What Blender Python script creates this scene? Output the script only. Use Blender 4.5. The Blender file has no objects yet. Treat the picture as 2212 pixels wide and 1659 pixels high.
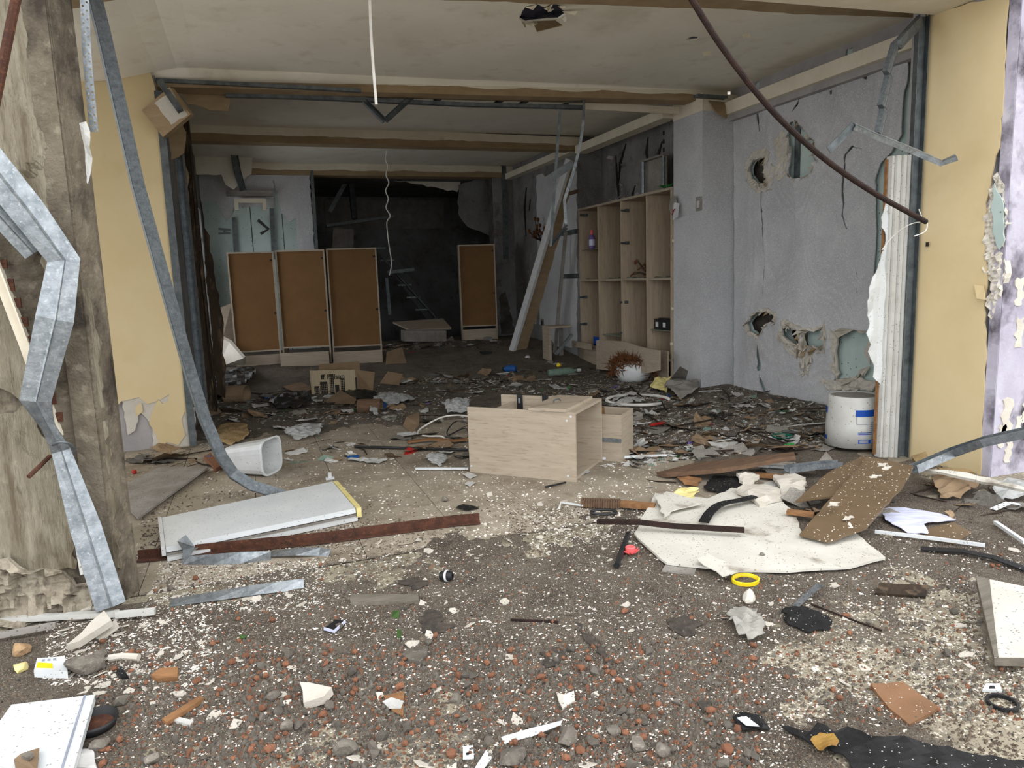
import bpy, bmesh, math, random
import numpy as np
from math import sin, cos, pi, radians
from mathutils import Vector, Matrix, noise
from mathutils.geometry import delaunay_2d_cdt

S = bpy.context.scene
COL = S.collection
# ------------------------------------------------------------------ camera
FPX, PITCH, ROLL, YAW, CAMH = 1550.0, radians(8.4), radians(1.9), radians(19.7), 1.4
_f = Vector((sin(YAW)*cos(PITCH), cos(YAW)*cos(PITCH), -sin(PITCH)))
_R = Vector((cos(YAW), -sin(YAW), 0)); _U = _R.cross(_f)
_r = _R*cos(ROLL) - _U*sin(ROLL); _u = _U*cos(ROLL) + _R*sin(ROLL)
CAM = Vector((0, 0, CAMH))
cd = bpy.data.cameras.new('camera'); cam = bpy.data.objects.new('camera', cd); COL.objects.link(cam)
cd.sensor_fit = 'HORIZONTAL'; cd.sensor_width = 36.0; cd.lens = 36.0*FPX/2212.0
cd.clip_start = 0.05; cd.clip_end = 200
m = Matrix((( _r.x, _u.x, -_f.x, 0), (_r.y, _u.y, -_f.y, 0), (_r.z, _u.z, -_f.z, CAMH), (0, 0, 0, 1)))
cam.matrix_world = m
S.camera = cam
# ------------------------------------------------------------------ overcast sky, exposure
w = bpy.data.worlds.new('overcast_sky'); S.world = w; w.use_nodes = True
nt = w.node_tree; nt.nodes.clear()
out = nt.nodes.new('ShaderNodeOutputWorld'); bg = nt.nodes.new('ShaderNodeBackground')
tc = nt.nodes.new('ShaderNodeTexCoord'); sep = nt.nodes.new('ShaderNodeSeparateXYZ')
rmp = nt.nodes.new('ShaderNodeValToRGB')
rmp.color_ramp.elements[0].position = 0.0; rmp.color_ramp.elements[0].color = (0.95, 0.97, 1.0, 1)
rmp.color_ramp.elements[1].position = 1.0; rmp.color_ramp.elements[1].color = (1.0, 1.0, 1.0, 1)
nt.links.new(tc.outputs['Generated'], sep.inputs[0]); nt.links.new(sep.outputs['Z'], rmp.inputs[0])
nt.links.new(rmp.outputs[0], bg.inputs['Color']); nt.links.new(bg.outputs[0], out.inputs['Surface'])
bg.inputs['Strength'].default_value = 1.0
S.view_settings.view_transform = 'Standard'; S.view_settings.look = 'None'
S.view_settings.gamma = 1.0; S.view_settings.use_curve_mapping = False
S.view_settings.exposure = 1.55
S.cycles.diffuse_bounces = 8; S.cycles.max_bounces = 12

# ------------------------------------------------------------------ measuring helpers
def ray(px, py): return _f + _r*((px-1106)/FPX) + _u*((829.5-py)/FPX)
def pZ(px, py, z=0.0): d = ray(px, py); return CAM + d*((z-CAMH)/d.z)
def pX(px, py, x): d = ray(px, py); return CAM + d*(x/d.x)
def pY(px, py, y): d = ray(px, py); return CAM + d*(y/d.y)
def sst(a, b, t):
    t = min(1.0, max(0.0, (t-a)/(b-a))); return t*t*(3-2*t)
def nz(x, y, z=0.0): return noise.noise(Vector((x, y, z)))
def gz(x, y):
    """height of the dirt layer; below zero the paving shows"""
    ramp = 0.30*sst(8.2, 12.4, y) + 0.09*sst(3.9, 5.0, x)*sst(4.2, 5.2, y)*(1-sst(8, 9, y))
    a0 = 0.007 - 0.015*sst(1.2, 2.2, x)*(1-sst(1.9, 2.5, y))
    a1 = -0.013 + 0.024*sst(6.2, 7.6, y) + 0.018*sst(2.4, 3.4, x) - 0.004*(1-sst(-.2, .6, x))
    k = sst(3.15, 4.1, y+.25*nz(x*1.1, y*1.1, 8)); a = a0*(1-k)+a1*k
    n = 0.010*nz(x*1.7, y*1.7, 3) + 0.007*nz(x*5, y*5, 7) + 0.006*nz(x*14, y*14, 1) + 0.003*nz(x*40, y*40, 2)
    return ramp + a + n
def gl(x, y): return max(0.0, gz(x, y))
def G(px, py, dz=0.0):
    """point on the ground seen at a pixel of the photograph"""
    z = 0.0
    for _ in range(6):
        p = pZ(px, py, z); z = gl(p.x, p.y)+dz
    return pZ(px, py, z)

# ------------------------------------------------------------------ mesh builder
RND = random.Random(7)
class MB:
    def __init__(s): s.v = []; s.f = []
    def add(s, vs, fs):
        b = len(s.v); s.v += [tuple(v) for v in vs]; s.f += [tuple(b+i for i in f) for f in fs]; return s
    def hexa(s, p):   # 8 corners: bottom ring 0-3, top ring 4-7
        return s.add(p, [(3,2,1,0),(4,5,6,7),(0,1,5,4),(1,2,6,5),(2,3,7,6),(3,0,4,7)])
    def box(s, x0, x1, y0, y1, z0, z1):
        return s.hexa([(x0,y0,z0),(x1,y0,z0),(x1,y1,z0),(x0,y1,z0),(x0,y0,z1),(x1,y0,z1),(x1,y1,z1),(x0,y1,z1)])
    def fbox(s, F, a0, a1, b0, b1, c0, c1):   # box in a frame F=(o,u,v,n)
        o,u,v,n = F
        return s.hexa([o+u*a+v*b+n*c for c in (c0,c1) for a,b in ((a0,b0),(a1,b0),(a1,b1),(a0,b1))])
    def sweep(s, path, prof, up=Vector((0,0,1)), cap=True, twist=0.0, sc=None):
        path = [Vector(p) for p in path]; n = len(prof); vs = []
        for i, p in enumerate(path):
            a = path[max(0,i-1)]; b = path[min(len(path)-1,i+1)]
            t = (b-a).normalized()
            sd = t.cross(up)
            if sd.length < 1e-4: sd = Vector((1,0,0))
            sd.normalize(); nn = sd.cross(t).normalized()
            if twist:
                q = Matrix.Rotation(twist*i, 3, t); sd = q@sd; nn = q@nn
            k_ = sc[i] if sc else 1.0
            for x, y in prof: vs.append(p + sd*x*k_ + nn*y)
        fs = []
        for i in range(len(path)-1):
            for j in range(n):
                k = (j+1) % n
                fs.append((i*n+j, i*n+k, (i+1)*n+k, (i+1)*n+j))
        if cap: fs += [tuple(range(n-1,-1,-1)), tuple((len(path)-1)*n+j for j in range(n))]
        return s.add(vs, fs)
    def tube(s, path, r, n=8):
        path = [Vector(p) for p in path]
        prof = [(r*cos(2*pi*i/n), r*sin(2*pi*i/n)) for i in range(n)]
        t = (path[-1]-path[0])
        up = Vector((0,0,1)) if abs(t.normalized().z) < .9 else Vector((0,1,0))
        return s.sweep(path, prof, up)
    def channel(s, path, w=.05, h=.04, t=.003, up=Vector((0,0,1)), twist=0.0):
        a = w/2
        return s.sweep(path, [(-a,0),(a,0),(a,h),(a-t,h),(a-t,t),(t-a,t),(t-a,h),(-a,h)], up, twist=twist)
    def stud(s, path, w=.05, h=.04, t=.003, up=Vector((0,0,1)), twist=0.0, sc=None):
        """rolled steel stud: creased web towards 'up', two flanges behind"""
        a = w/2; r = w*.10
        return s.sweep(path, [(-a,-r*.6),(-a*.12,-r*.15),(-a*.04,r*.25),(a*.06,-r*.1),(a,-r*1.1),(a,-h),(a-t*2,-h),(a-t,-r*1.1-t),(-a+t,-r*.6-t),(-a+t*2,-h),(-a,-h)][::-1], up, twist=twist, sc=sc)
    def angle(s, path, w=.04, t=.004, up=Vector((0,0,1))):
        return s.sweep(path, [(0,0),(w,0),(w,t),(t,t),(t,w),(0,w)], up)
    def bar(s, path, w, h, up=Vector((0,0,1)), twist=0.0):
        a = w/2; return s.sweep(path, [(-a,-h/2),(a,-h/2),(a,h/2),(-a,h/2)], up, twist=twist)
    def slab(s, pts, t):
        """flat piece: polygon of 3-D points (its top) with thickness t downwards"""
        pts = [Vector(p) for p in pts]; n = len(pts)
        nn = Vector((0,0,0))
        for i in range(n):
            a, b = pts[i], pts[(i+1)%n]
            nn += Vector(((a.y-b.y)*(a.z+b.z), (a.z-b.z)*(a.x+b.x), (a.x-b.x)*(a.y+b.y)))
        nn.normalize()
        if nn.z < 0: pts.reverse(); nn = -nn
        return s.add(pts + [p-nn*t for p in pts],
            [tuple(range(n)), tuple(range(2*n-1,n-1,-1))] + [(i, n+i, n+(i+1)%n, (i+1)%n) for i in range(n)])
    def lathe(s, prof, F, n=28, closed=False):
        o,u,v,ax = F; k = len(prof); vs = []
        for i in range(n):
            a = 2*pi*i/n; d = u*cos(a)+v*sin(a)
            vs += [o + d*r + ax*h for r, h in prof]
        fs = []
        for i in range(n):
            j = (i+1) % n
            for q in range(k-1 if not closed else k):
                q2 = (q+1) % k
                fs.append((i*k+q, j*k+q, j*k+q2, i*k+q2))
        return s.add(vs, fs)
    def plate(s, poly, F, t=.012, holes=(), disp=None, grid=None):
        """polygon (2-D, in frame) with holes, thickness t behind the face, optional relief along n"""
        o,u,v,n = F
        pts = []; edges = []
        def ring(pl):
            b = len(pts); k = len(pl)
            pts.extend(Vector((p[0],p[1])) for p in pl); edges.extend((b+i, b+(i+1)%k) for i in range(k))
        ring(poly)
        for h in holes: ring(h)
        if grid:
            xs = [p[0] for p in poly]; ys = [p[1] for p in poly]
            x = min(xs)+grid*.37
            while x < max(xs):
                y = min(ys)+grid*.41
                while y < max(ys):
                    if inside((x,y), poly) and not any(inside((x,y),h) for h in holes): pts.append(Vector((x,y)))
                    y += grid
                x += grid
        ov, oe, of = delaunay_2d_cdt(pts, edges, [], 0, 1e-6)[:3]
        tri = []
        for f_ in of:
            c = sum((ov[i] for i in f_), Vector((0,0)))/len(f_)
            if inside(c, poly) and not any(inside(c,h) for h in holes): tri.append(tuple(f_))
        P = [o+u*p.x+v*p.y+(n*disp(p.x,p.y) if disp else Vector((0,0,0))) for p in ov]
        N = len(P); fs = []
        flip = (u.cross(v)).dot(n) < 0
        cnt = {}
        for t3 in tri:
            a,b,c = (ov[i] for i in t3)
            if ((b-a).cross(c-a) < 0) != flip: t3 = t3[::-1]
            fs.append(t3); fs.append(tuple(N+i for i in t3[::-1]))
            for i in range(3):
                e = (t3[i], t3[(i+1)%3]); cnt[e] = 1
        for (a,b) in list(cnt):
            if (b,a) not in cnt: fs.append((b,a,N+a,N+b))
        return s.add(P+[p-n*t for p in P], fs)
    def build(s, name, mat, parent=None, smooth=False, origin=None):
        me = bpy.data.meshes.new(name)
        V = np.array(s.v, dtype=float)
        if parent is not None: o0 = Vector(parent['_o'])
        elif origin is not None: o0 = Vector(origin)
        else: o0 = Vector(((V[:,0].min()+V[:,0].max())/2, (V[:,1].min()+V[:,1].max())/2, V[:,2].min()))
        V = V - np.array(o0)
        me.from_pydata(V.tolist(), [], s.f); me.update()
        if smooth:
            for p in me.polygons: p.use_smooth = True
        me.materials.append(mat)
        ob = bpy.data.objects.new(name, me); COL.objects.link(ob)
        if parent is None: ob.location = o0
        else: ob.parent = parent
        ob['_o'] = tuple(o0)
        return ob
def inside(p, poly):
    x, y = p[0], p[1]; r = False; j = len(poly)-1
    for i in range(len(poly)):
        xi, yi = poly[i][0], poly[i][1]; xj, yj = poly[j][0], poly[j][1]
        if (yi > y) != (yj > y) and x < (xj-xi)*(y-yi)/(yj-yi)+xi: r = not r
        j = i
    return r
def rag(poly, amp, step, seed=0, closed=True):
    """rough, torn outline"""
    rr = random.Random(seed); o = []; n = len(poly)
    for i in range(n if closed else n-1):
        a = Vector(poly[i]); b = Vector(poly[(i+1)%n]); L = (b-a).length; k = max(1, int(L/step))
        d = (b-a)/max(L,1e-6); pr = Vector((-d.y, d.x))
        for j in range(k):
            q = a + (b-a)*(j/k)
            if j: q = q + pr*rr.uniform(-amp, amp) + d*rr.uniform(-.2,.2)*step
            o.append((q.x, q.y))
    if not closed: o.append(tuple(poly[-1]))
    return o
def tag(o, label, cat=None, group=None, kind=None):
    if label: o['label'] = label
    if cat: o['category'] = cat
    if group: o['group'] = group
    if kind: o['kind'] = kind
    return o
def thing(name, label, cat, loc, group=None):
    o = bpy.data.objects.new(name, None); COL.objects.link(o); o.location = loc; o['_o'] = tuple(loc)
    o.empty_display_size = .1
    return tag(o, label, cat, group)
def one(name, mb, mat, label, cat, group=None, smooth=False):
    return tag(mb.build(name, mat, smooth=smooth), label, cat, group)
def struct(name, mb, mat, label=None, smooth=False):
    return tag(mb.build(name, mat, smooth=smooth), label, kind='structure')
X1, Y1, Z1 = Vector((1,0,0)), Vector((0,1,0)), Vector((0,0,1))
def FX(x): return (Vector((x,0,0)), Y1, Z1, -X1)     # wall facing -x (right-hand walls)
def FXl(x): return (Vector((x,0,0)), Y1, Z1, X1)     # wall facing +x
def FY(y): return (Vector((0,y,0)), X1, Z1, -Y1)     # wall facing the street
def FZ(z): return (Vector((0,0,z)), X1, Y1, -Z1)     # ceiling facing down
def onX(pl, x): return [(lambda p: (p.y,p.z))(pX(a,b,x)) for a,b in pl]
def onY(pl, y): return [(lambda p: (p.x,p.z))(pY(a,b,y)) for a,b in pl]
def onZ(pl, z): return [(lambda p: (p.x,p.y))(pZ(a,b,z)) for a,b in pl]
def crackpoly(path, w):
    a = []; b = []
    for i, p in enumerate(path):
        q = Vector(path[min(i+1,len(path)-1)])-Vector(path[max(i-1,0)]); q.normalize(); pr = Vector((-q.y,q.x))
        ww = w*(.4 if i in (0,len(path)-1) else 1)
        a.append(tuple(Vector(p)+pr*ww)); b.append(tuple(Vector(p)-pr*ww))
    return a+b[::-1]
def flaps(mb, hole, F, k, size, seed, dsp=None):
    """torn paper curling out along the edge of a hole"""
    o,u,v,n = F; rr = random.Random(seed); m_ = len(hole)
    cx = sum(p[0] for p in hole)/m_; cy = sum(p[1] for p in hole)/m_
    for _ in range(k):
        i = rr.randrange(m_); a = Vector(hole[i]); b = Vector(hole[(i+1)%m_])
        if (b-a).length < size*.3: b = a + Vector((rr.uniform(-1,1),rr.uniform(-1,1))).normalized()*size*.6
        c = Vector((cx,cy)); s_ = rr.uniform(.5,1.2)*size
        inn = (c-(a+b)/2).normalized()
        t1 = (a+b)/2 + inn*s_*rr.uniform(-.5,.4) + Vector((rr.uniform(-.3,.3), -rr.uniform(.0,.5)))*s_
        t2 = t1 + Vector((rr.uniform(-.5,.5), rr.uniform(-.5,.2)))*s_*.7
        h1 = rr.uniform(.2,.7)*s_; h2 = h1*rr.uniform(.3,1.3)
        d0 = (dsp(a.x,a.y) if dsp else 0)+.003; A = o+u*a.x+v*a.y+n*d0; B = o+u*b.x+v*b.y+n*d0
        C1 = o+u*t1.x+v*t1.y+n*(d0+h1); D = o+u*t2.x+v*t2.y+n*(d0+h2)
        q = n*.003
        mb.add([A,B,C1,D,A-q,B-q,C1-q,D-q],[(0,1,2),(0,2,3),(6,5,4),(7,6,4),(0,4,5,1),(1,5,6,2),(2,6,7,3),(3,7,4,0)])
    return mb
# ------------------------------------------------------------------ materials
def lin(c): return tuple((x/255/12.92 if x/255 <= .04045 else ((x/255+.055)/1.055)**2.4) for x in c)+(1,)
def MAT(name, c1, c2=None, c3=None, scale=6, rough=.85, metal=0.0, bump=.25, bscale=40, stretch=(1,1,1),
        speck=None, rand=0.0, detail=8, lo=.35, hi=.65, spec=.3, alpha=None, trans=0.0, stain=None, coord='Object'):
    m_ = bpy.data.materials.new(name); m_.use_nodes = True; N = m_.node_tree.nodes; L = m_.node_tree.links
    b = N['Principled BSDF']; b.inputs['Roughness'].default_value = rough; b.inputs['Metallic'].default_value = metal
    b.inputs['Specular IOR Level'].default_value = spec
    if trans: b.inputs['Transmission Weight'].default_value = trans
    if alpha is not None: b.inputs['Alpha'].default_value = alpha
    c2 = c2 or tuple(x*.85 for x in c1)
    t_ = N.new('ShaderNodeTexCoord'); mp = N.new('ShaderNodeMapping'); mp.inputs['Scale'].default_value = stretch
    if coord == 'World':
        ge = N.new('ShaderNodeNewGeometry'); L.new(ge.outputs['Position'], mp.inputs['Vector'])
    else: L.new(t_.outputs[coord], mp.inputs['Vector'])
    def noi(s, d=detail):
        n_ = N.new('ShaderNodeTexNoise'); n_.inputs['Scale'].default_value = s; n_.inputs['Detail'].default_value = d
        n_.inputs['Roughness'].default_value = .62
        L.new(mp.outputs[0], n_.inputs['Vector']); return n_.outputs['Fac']
    def ramp(fac, a, b_):
        r_ = N.new('ShaderNodeMapRange'); r_.inputs['From Min'].default_value = a; r_.inputs['From Max'].default_value = b_
        L.new(fac, r_.inputs['Value']); return r_.outputs[0]
    def mix(fac, a, b_, mode='MIX'):
        x = N.new('ShaderNodeMix'); x.data_type = 'RGBA'; x.blend_type = mode
        if isinstance(fac, float): x.inputs[0].default_value = fac
        else: L.new(fac, x.inputs[0])
        for s_, q in ((6,a),(7,b_)):
            if isinstance(q, tuple): x.inputs[s_].default_value = q
            else: L.new(q, x.inputs[s_])
        return x.outputs[2]
    n1 = noi(scale); col = mix(ramp(n1, lo, hi), lin(c1), lin(c2))
    if c3: col = mix(ramp(noi(scale*3.3), .55, .72), col, lin(c3))
    if stain: # (colour, scale, lo, hi)
        col = mix(ramp(noi(stain[1], 10), stain[2], stain[3]), col, lin(stain[0]))
    if speck:
        for sc, th, cc in speck:
            vo = N.new('ShaderNodeTexVoronoi'); vo.inputs['Scale'].default_value = sc
            L.new(mp.outputs[0], vo.inputs['Vector'])
            sp = N.new('ShaderNodeSeparateColor'); L.new(vo.outputs['Color'], sp.inputs[0])
            gt = N.new('ShaderNodeMath'); gt.operation = 'GREATER_THAN'; gt.inputs[1].default_value = th
            L.new(sp.outputs[0], gt.inputs[0])
            ds = N.new('ShaderNodeMath'); ds.operation = 'LESS_THAN'; ds.inputs[1].default_value = .42
            L.new(vo.outputs['Distance'], ds.inputs[0])
            mu = N.new('ShaderNodeMath'); mu.operation = 'MULTIPLY'; L.new(gt.outputs[0], mu.inputs[0]); L.new(ds.outputs[0], mu.inputs[1])
            col = mix(mu.outputs[0], col, lin(cc))
    if rand:
        oi = N.new('ShaderNodeObjectInfo'); r_ = N.new('ShaderNodeMapRange')
        r_.inputs['To Min'].default_value = 1-rand; r_.inputs['To Max'].default_value = 1+rand*.5
        L.new(oi.outputs['Random'], r_.inputs['Value'])
        cb = N.new('ShaderNodeCombineColor')
        for i in range(3): L.new(r_.outputs[0], cb.inputs[i])
        col = mix(1.0, col, cb.outputs[0], 'MULTIPLY')
    L.new(col, b.inputs['Base Color'])
    if bump:
        bp = N.new('ShaderNodeBump'); bp.inputs['Strength'].default_value = bump; bp.inputs['Distance'].default_value = .02
        L.new(noi(bscale), bp.inputs['Height']); L.new(bp.outputs[0], b.inputs['Normal'])
    return m_
M = {}
M['tile'] = MAT('beige floor tile', (166,156,140), (142,132,116), (118,108,94), scale=2.2, rough=.6, bump=.08, speck=[(160,.93,(90,80,68)),(70,.96,(215,208,195))], stain=((108,96,80),1.6,.5,.72), rand=.08, coord='World')
M['grout'] = MAT('dark joint', (52,48,42), (70,62,52), scale=20)
M['terrazzo'] = MAT('beige terrazzo', (158,150,130), (138,130,112), scale=3, rough=.6, bump=.1, speck=[(75,.7,(182,175,157)),(110,.75,(120,112,98)),(150,.85,(84,78,70))], stain=((100,92,80),2.6,.46,.62), rand=.04, coord='World')
M['dirt'] = MAT('gritty grey-brown dirt', (118,109,97), (88,80,70), (134,124,110), scale=3.2, rough=.95, bump=.9, bscale=130, speck=[(170,.70,(64,58,51)),(240,.70,(152,143,129)),(230,.95,(214,208,198)),(190,.94,(118,78,58))], stain=((44,41,39),1.7,.60,.72))
M['plaster_white'] = MAT('white plaster', (206,201,190), (190,183,170), scale=5, bump=.3, bscale=60, rand=.12)
M['ceil'] = MAT('stained cream ceiling', (230,225,212), (220,214,199), (208,200,183), scale=1.3, bump=.08, bscale=25, stain=((196,187,168),.9,.58,.8))
M['cream'] = MAT('cream paint', (222,214,196), (208,199,178), scale=3, bump=.1, stain=((176,166,146),2.5,.62,.8))
M['card'] = MAT('brown board paper', (160,139,110), (142,121,92), scale=5, bump=.2, stretch=(1,1,3))
M['yellow'] = MAT('pale yellow wall paint', (212,194,154), (204,184,142), scale=1.5, bump=.07, bscale=20, stain=((190,168,126),1.1,.58,.8))
M['greywall'] = MAT('grey base plaster', (168,164,162), (150,146,146), scale=4, bump=.3)
M['lilac'] = MAT('lilac render', (190,187,200), (166,160,176), (204,200,206), scale=2.2, bump=.25, bscale=30, stain=((56,50,58),1.9,.50,.64))
M['paper'] = MAT('grey fleck wallpaper', (204,205,207), (184,185,188), scale=1.6, rough=.8, bump=.5, bscale=160, speck=[(120,.55,(218,219,221)),(150,.6,(170,171,174))], stain=((166,161,150),.9,.58,.8))
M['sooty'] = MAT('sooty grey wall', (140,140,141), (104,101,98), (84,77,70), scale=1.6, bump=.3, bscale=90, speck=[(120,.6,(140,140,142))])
M['teal'] = MAT('green plasterboard', (184,200,196), (166,184,180), scale=2.5, bump=.15, speck=[(50,.97,(120,130,126))])
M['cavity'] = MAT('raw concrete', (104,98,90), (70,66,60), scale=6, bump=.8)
M['concrete'] = MAT('bare plastered concrete', (128,119,103), (96,87,74), (150,141,124), scale=5, bump=1.0, bscale=22, stain=((66,59,51),2.8,.50,.62))
M['plasterskin'] = MAT('combed old plaster', (176,168,148), (146,136,116), (112,102,86), scale=4, bump=1.0, bscale=30, stretch=(6,6,.7), stain=((122,110,90),3,.5,.66))
M['charred'] = MAT('scorched timber', (70,56,42), (36,29,23), (118,100,78), scale=4, bump=.9, stretch=(1,1,.3))
M['wood'] = MAT('pale oak laminate', (176,163,145), (158,145,127), (136,122,105), scale=3.4, rough=.55, bump=.05, stretch=(.35,1,8), lo=.3, hi=.7)
M['woodv'] = MAT('pale oak laminate vertical', (190,174,152), (168,152,131), (144,128,108), scale=3.4, rough=.6, bump=.05, stretch=(6,6,.5), lo=.3, hi=.7)
M['hard'] = MAT('brown hardboard', (122,90,54), (112,81,47), scale=3, rough=.75, bump=.05, speck=[(120,.98,(88,62,36))])
M['galv'] = MAT('galvanised steel', (158,164,168), (122,129,134), (180,185,188), scale=22, rough=.42, metal=.8, bump=.12, rand=.06)
M['galvm'] = MAT('mottled galvanised steel', (118,124,128), (92,98,102), (138,144,146), scale=34, rough=.55, metal=.6, bump=.1)
M['galvd'] = MAT('dull galvanised steel', (112,118,120), (82,88,90), scale=12, rough=.55, metal=.55, bump=.15)
M['rust'] = MAT('rusted steel', (92,58,44), (62,42,34), (112,72,48), scale=16, rough=.85, bump=.5, metal=.1)
M['rustdark'] = MAT('dark rusted bar', (56,38,32), (36,27,24), scale=14, rough=.8, bump=.4, metal=.2)
M['upvc'] = MAT('white plastic', (206,208,209), (192,194,193), scale=6, rough=.4, bump=.03, speck=[(110,.96,(150,144,136))])
M['upvcd'] = MAT('dirty white frame', (200,200,196), (182,181,175), scale=5, rough=.5, bump=.1, speck=[(90,.95,(150,138,124))], stain=((160,148,132),3,.6,.75))
M['white'] = MAT('white enamel', (214,217,218), (202,206,207), scale=4, rough=.35, bump=.03, speck=[(130,.95,(150,148,144))])
M['whiteboard'] = MAT('dirty white board', (206,203,194), (192,188,177), scale=4, rough=.7, bump=.15, speck=[(120,.93,(130,122,112))], stain=((128,119,106),3.4,.57,.68))
M['brownboard'] = MAT('wet brown board', (108,90,68), (94,77,56), scale=3, rough=.5, bump=.1, speck=[(110,.94,(222,214,200))])
M['cardboard'] = MAT('brown cardboard', (146,124,98), (126,105,82), scale=4, bump=.2, rand=.25)
M['carton'] = MAT('printed carton', (190,174,146), (172,156,128), scale=4, bump=.15, stretch=(40,1,1))
M['greyboard'] = MAT('grey board', (152,148,142), (128,122,114), scale=5, bump=.2, speck=[(90,.8,(110,106,100))])
M['black'] = MAT('black rubber', (30,30,31), (18,18,19), scale=8, rough=.55, bump=.2, speck=[(170,.97,(170,166,158))])
M['blackp'] = MAT('black plastic', (26,26,28), (40,40,42), scale=8, rough=.4, bump=.05)
M['darkcloth'] = MAT('dark green-black plastic sheet', (46,48,42), (28,29,27), scale=9, rough=.35, bump=.5)
M['film'] = MAT('grey plastic film', (196,198,196), (170,172,170), scale=9, rough=.25, bump=.4, alpha=.72)
M['grit_w'] = MAT('white grit', (226,222,214), (198,192,182), scale=55, bump=0)
M['grit_b'] = MAT('brown grit', (112,100,86), (66,58,50), (88,62,46), scale=60, bump=0)
M['clay'] = MAT('burnt clay', (148,102,77), (120,82,62), (106,76,60), scale=40, rough=.9, bump=.4, bscale=90, rand=.3)
M['stone'] = MAT('grey rubble stone', (132,126,116), (96,90,82), (160,152,140), scale=20, rough=.95, bump=.6, bscale=60, rand=.3)
M['tanstone'] = MAT('tan rubble stone', (178,148,112), (150,122,92), scale=14, bump=.5)
M['paperw'] = MAT('white paper', (204,203,199), (182,181,177), scale=8, rough=.8, bump=.15, rand=.2)
M['litter'] = MAT('grey litter', (150,146,138), (100,95,88), scale=20, rough=.8, rand=.45)
M['splinter'] = MAT('dark splinter', (64,50,40), (40,33,28), scale=14, rand=.4)
M['orangewood'] = MAT('orange wood', (150,110,74), (122,88,58), scale=5, bump=.3, stretch=(1,6,6))
M['brownwood'] = MAT('brown wood', (112,88,68), (88,68,54), scale=5, bump=.3, stretch=(1,6,6))
M['greywood'] = MAT('weathered grey wood', (128,122,110), (100,94,84), scale=5, bump=.4, stretch=(1,6,6))
M['blue'] = MAT('blue plastic', (36,92,160), (28,76,136), scale=6, rough=.4, bump=0)
M['bluep'] = MAT('blue print', (22,80,170), (18,66,150), scale=6, rough=.6, bump=0)
M['greyp'] = MAT('grey print', (150,156,170), scale=6, rough=.6, bump=0)
M['darkp'] = MAT('dark print', (58,56,50), scale=6, bump=0)
M['green'] = MAT('green plastic', (60,150,70), (46,120,58), scale=6, rough=.5, bump=0)
M['dgreen'] = MAT('dark green plastic', (20,92,74), (16,74,60), scale=6, rough=.5, bump=0)
M['red'] = MAT('red plastic', (176,44,40), (150,34,32), scale=6, rough=.5, bump=0)
M['pink'] = MAT('coral pink plastic', (238,112,112), (222,92,96), scale=12, rough=.5, bump=0)
M['yell'] = MAT('bright yellow plastic', (240,216,40), (226,196,30), scale=12, rough=.45, bump=0)
M['paleyell'] = MAT('pale yellow plastic', (226,214,150), (208,194,128), scale=12, rough=.5, bump=0)
M['leaf'] = MAT('green leaf', (64,92,44), (46,70,34), scale=12, bump=.1)
M['dryleaf'] = MAT('dry leaf', (150,118,58), (120,88,42), scale=12, bump=.2)
M['fibre'] = MAT('brown root fibre', (120,76,42), (86,54,32), scale=14, bump=.3)
M['lav'] = MAT('pale lavender plastic', (214,218,240), (196,200,226), scale=4, rough=.3, bump=.02)
M['wire'] = MAT('white cable', (232,230,224), (214,210,202), scale=10, rough=.5, bump=0)
M['glass'] = MAT('broken green glass', (150,176,160), (120,150,136), scale=8, rough=.1, bump=0, alpha=.55)
M['purple'] = MAT('purple plastic', (120,96,160), (96,76,136), scale=8, rough=.4, bump=0)
M['khaki'] = MAT('khaki cloth', (170,146,106), (140,117,82), scale=9, bump=.5)
M['terracotta'] = MAT('wet brown tile', (138,104,76), (116,86,62), scale=4, rough=.5, bump=.15, speck=[(170,.95,(200,190,176))])

M['street'] = MAT('street paving', (150,146,138), (128,124,117), scale=2)
M['newsprint'] = MAT('grey newsprint', (158,156,148), (132,130,123), scale=14, bump=.2)
M['tar'] = MAT('sooty stain', (56,52,48), (84,77,69), scale=30, rough=.9, bump=.5, bscale=120)
M['rubbleplaster'] = MAT('broken beige plaster', (178,169,152), (148,138,121), (120,110,95), scale=9, rough=.95, bump=.8, bscale=40, stain=((96,87,75),6,.55,.66))
# ------------------------------------------------------------------ setting: ground
fl = struct('floor', MB().box(-3.2,5.5,3.56,17.6,-.25,-.012), M['grout'], 'joint bed of the beige tiled shop floor')
TP = .53
tm = MB().box(-TP/2+.002,TP/2-.002,-TP/2+.002,TP/2-.002,-.012,0)
t0 = None
for i in range(-6, 8):
    for j in range(0, 19):
        cx, cy = .99+TP*(i+.5), 3.86+TP*(j+.0)
        if cx < -1.6 and cy > 7.2: continue
        if cx+TP/2 > 5.5: continue
        if t0 is None: t0 = tm.build('tile', M['tile'], origin=(0,0,0)); o = t0
        else: o = t0.copy(); COL.objects.link(o)
        o.parent = fl
        o.location = Vector((cx, cy, RND.uniform(-.0015,.0005))) - Vector(fl['_o'])
        o.rotation_euler = (RND.uniform(-.002,.002), RND.uniform(-.002,.002), 0)
struct('street', MB().box(-40,40,-60,-3.4,-.3,-.03), M['street'], 'open street in front of the shop')
pv = struct('pavement', MB().box(-14,16,-3.4,3.56,-.3,-.02), M['grout'], 'joint bed of the terrazzo pavement before the shop')
SP = 1.16
jx = pZ(1230,1340).x
sm = MB().box(-SP/2+.005,SP/2-.005,-SP/2+.005,SP/2-.005,-.02,0)
s0 = None
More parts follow.
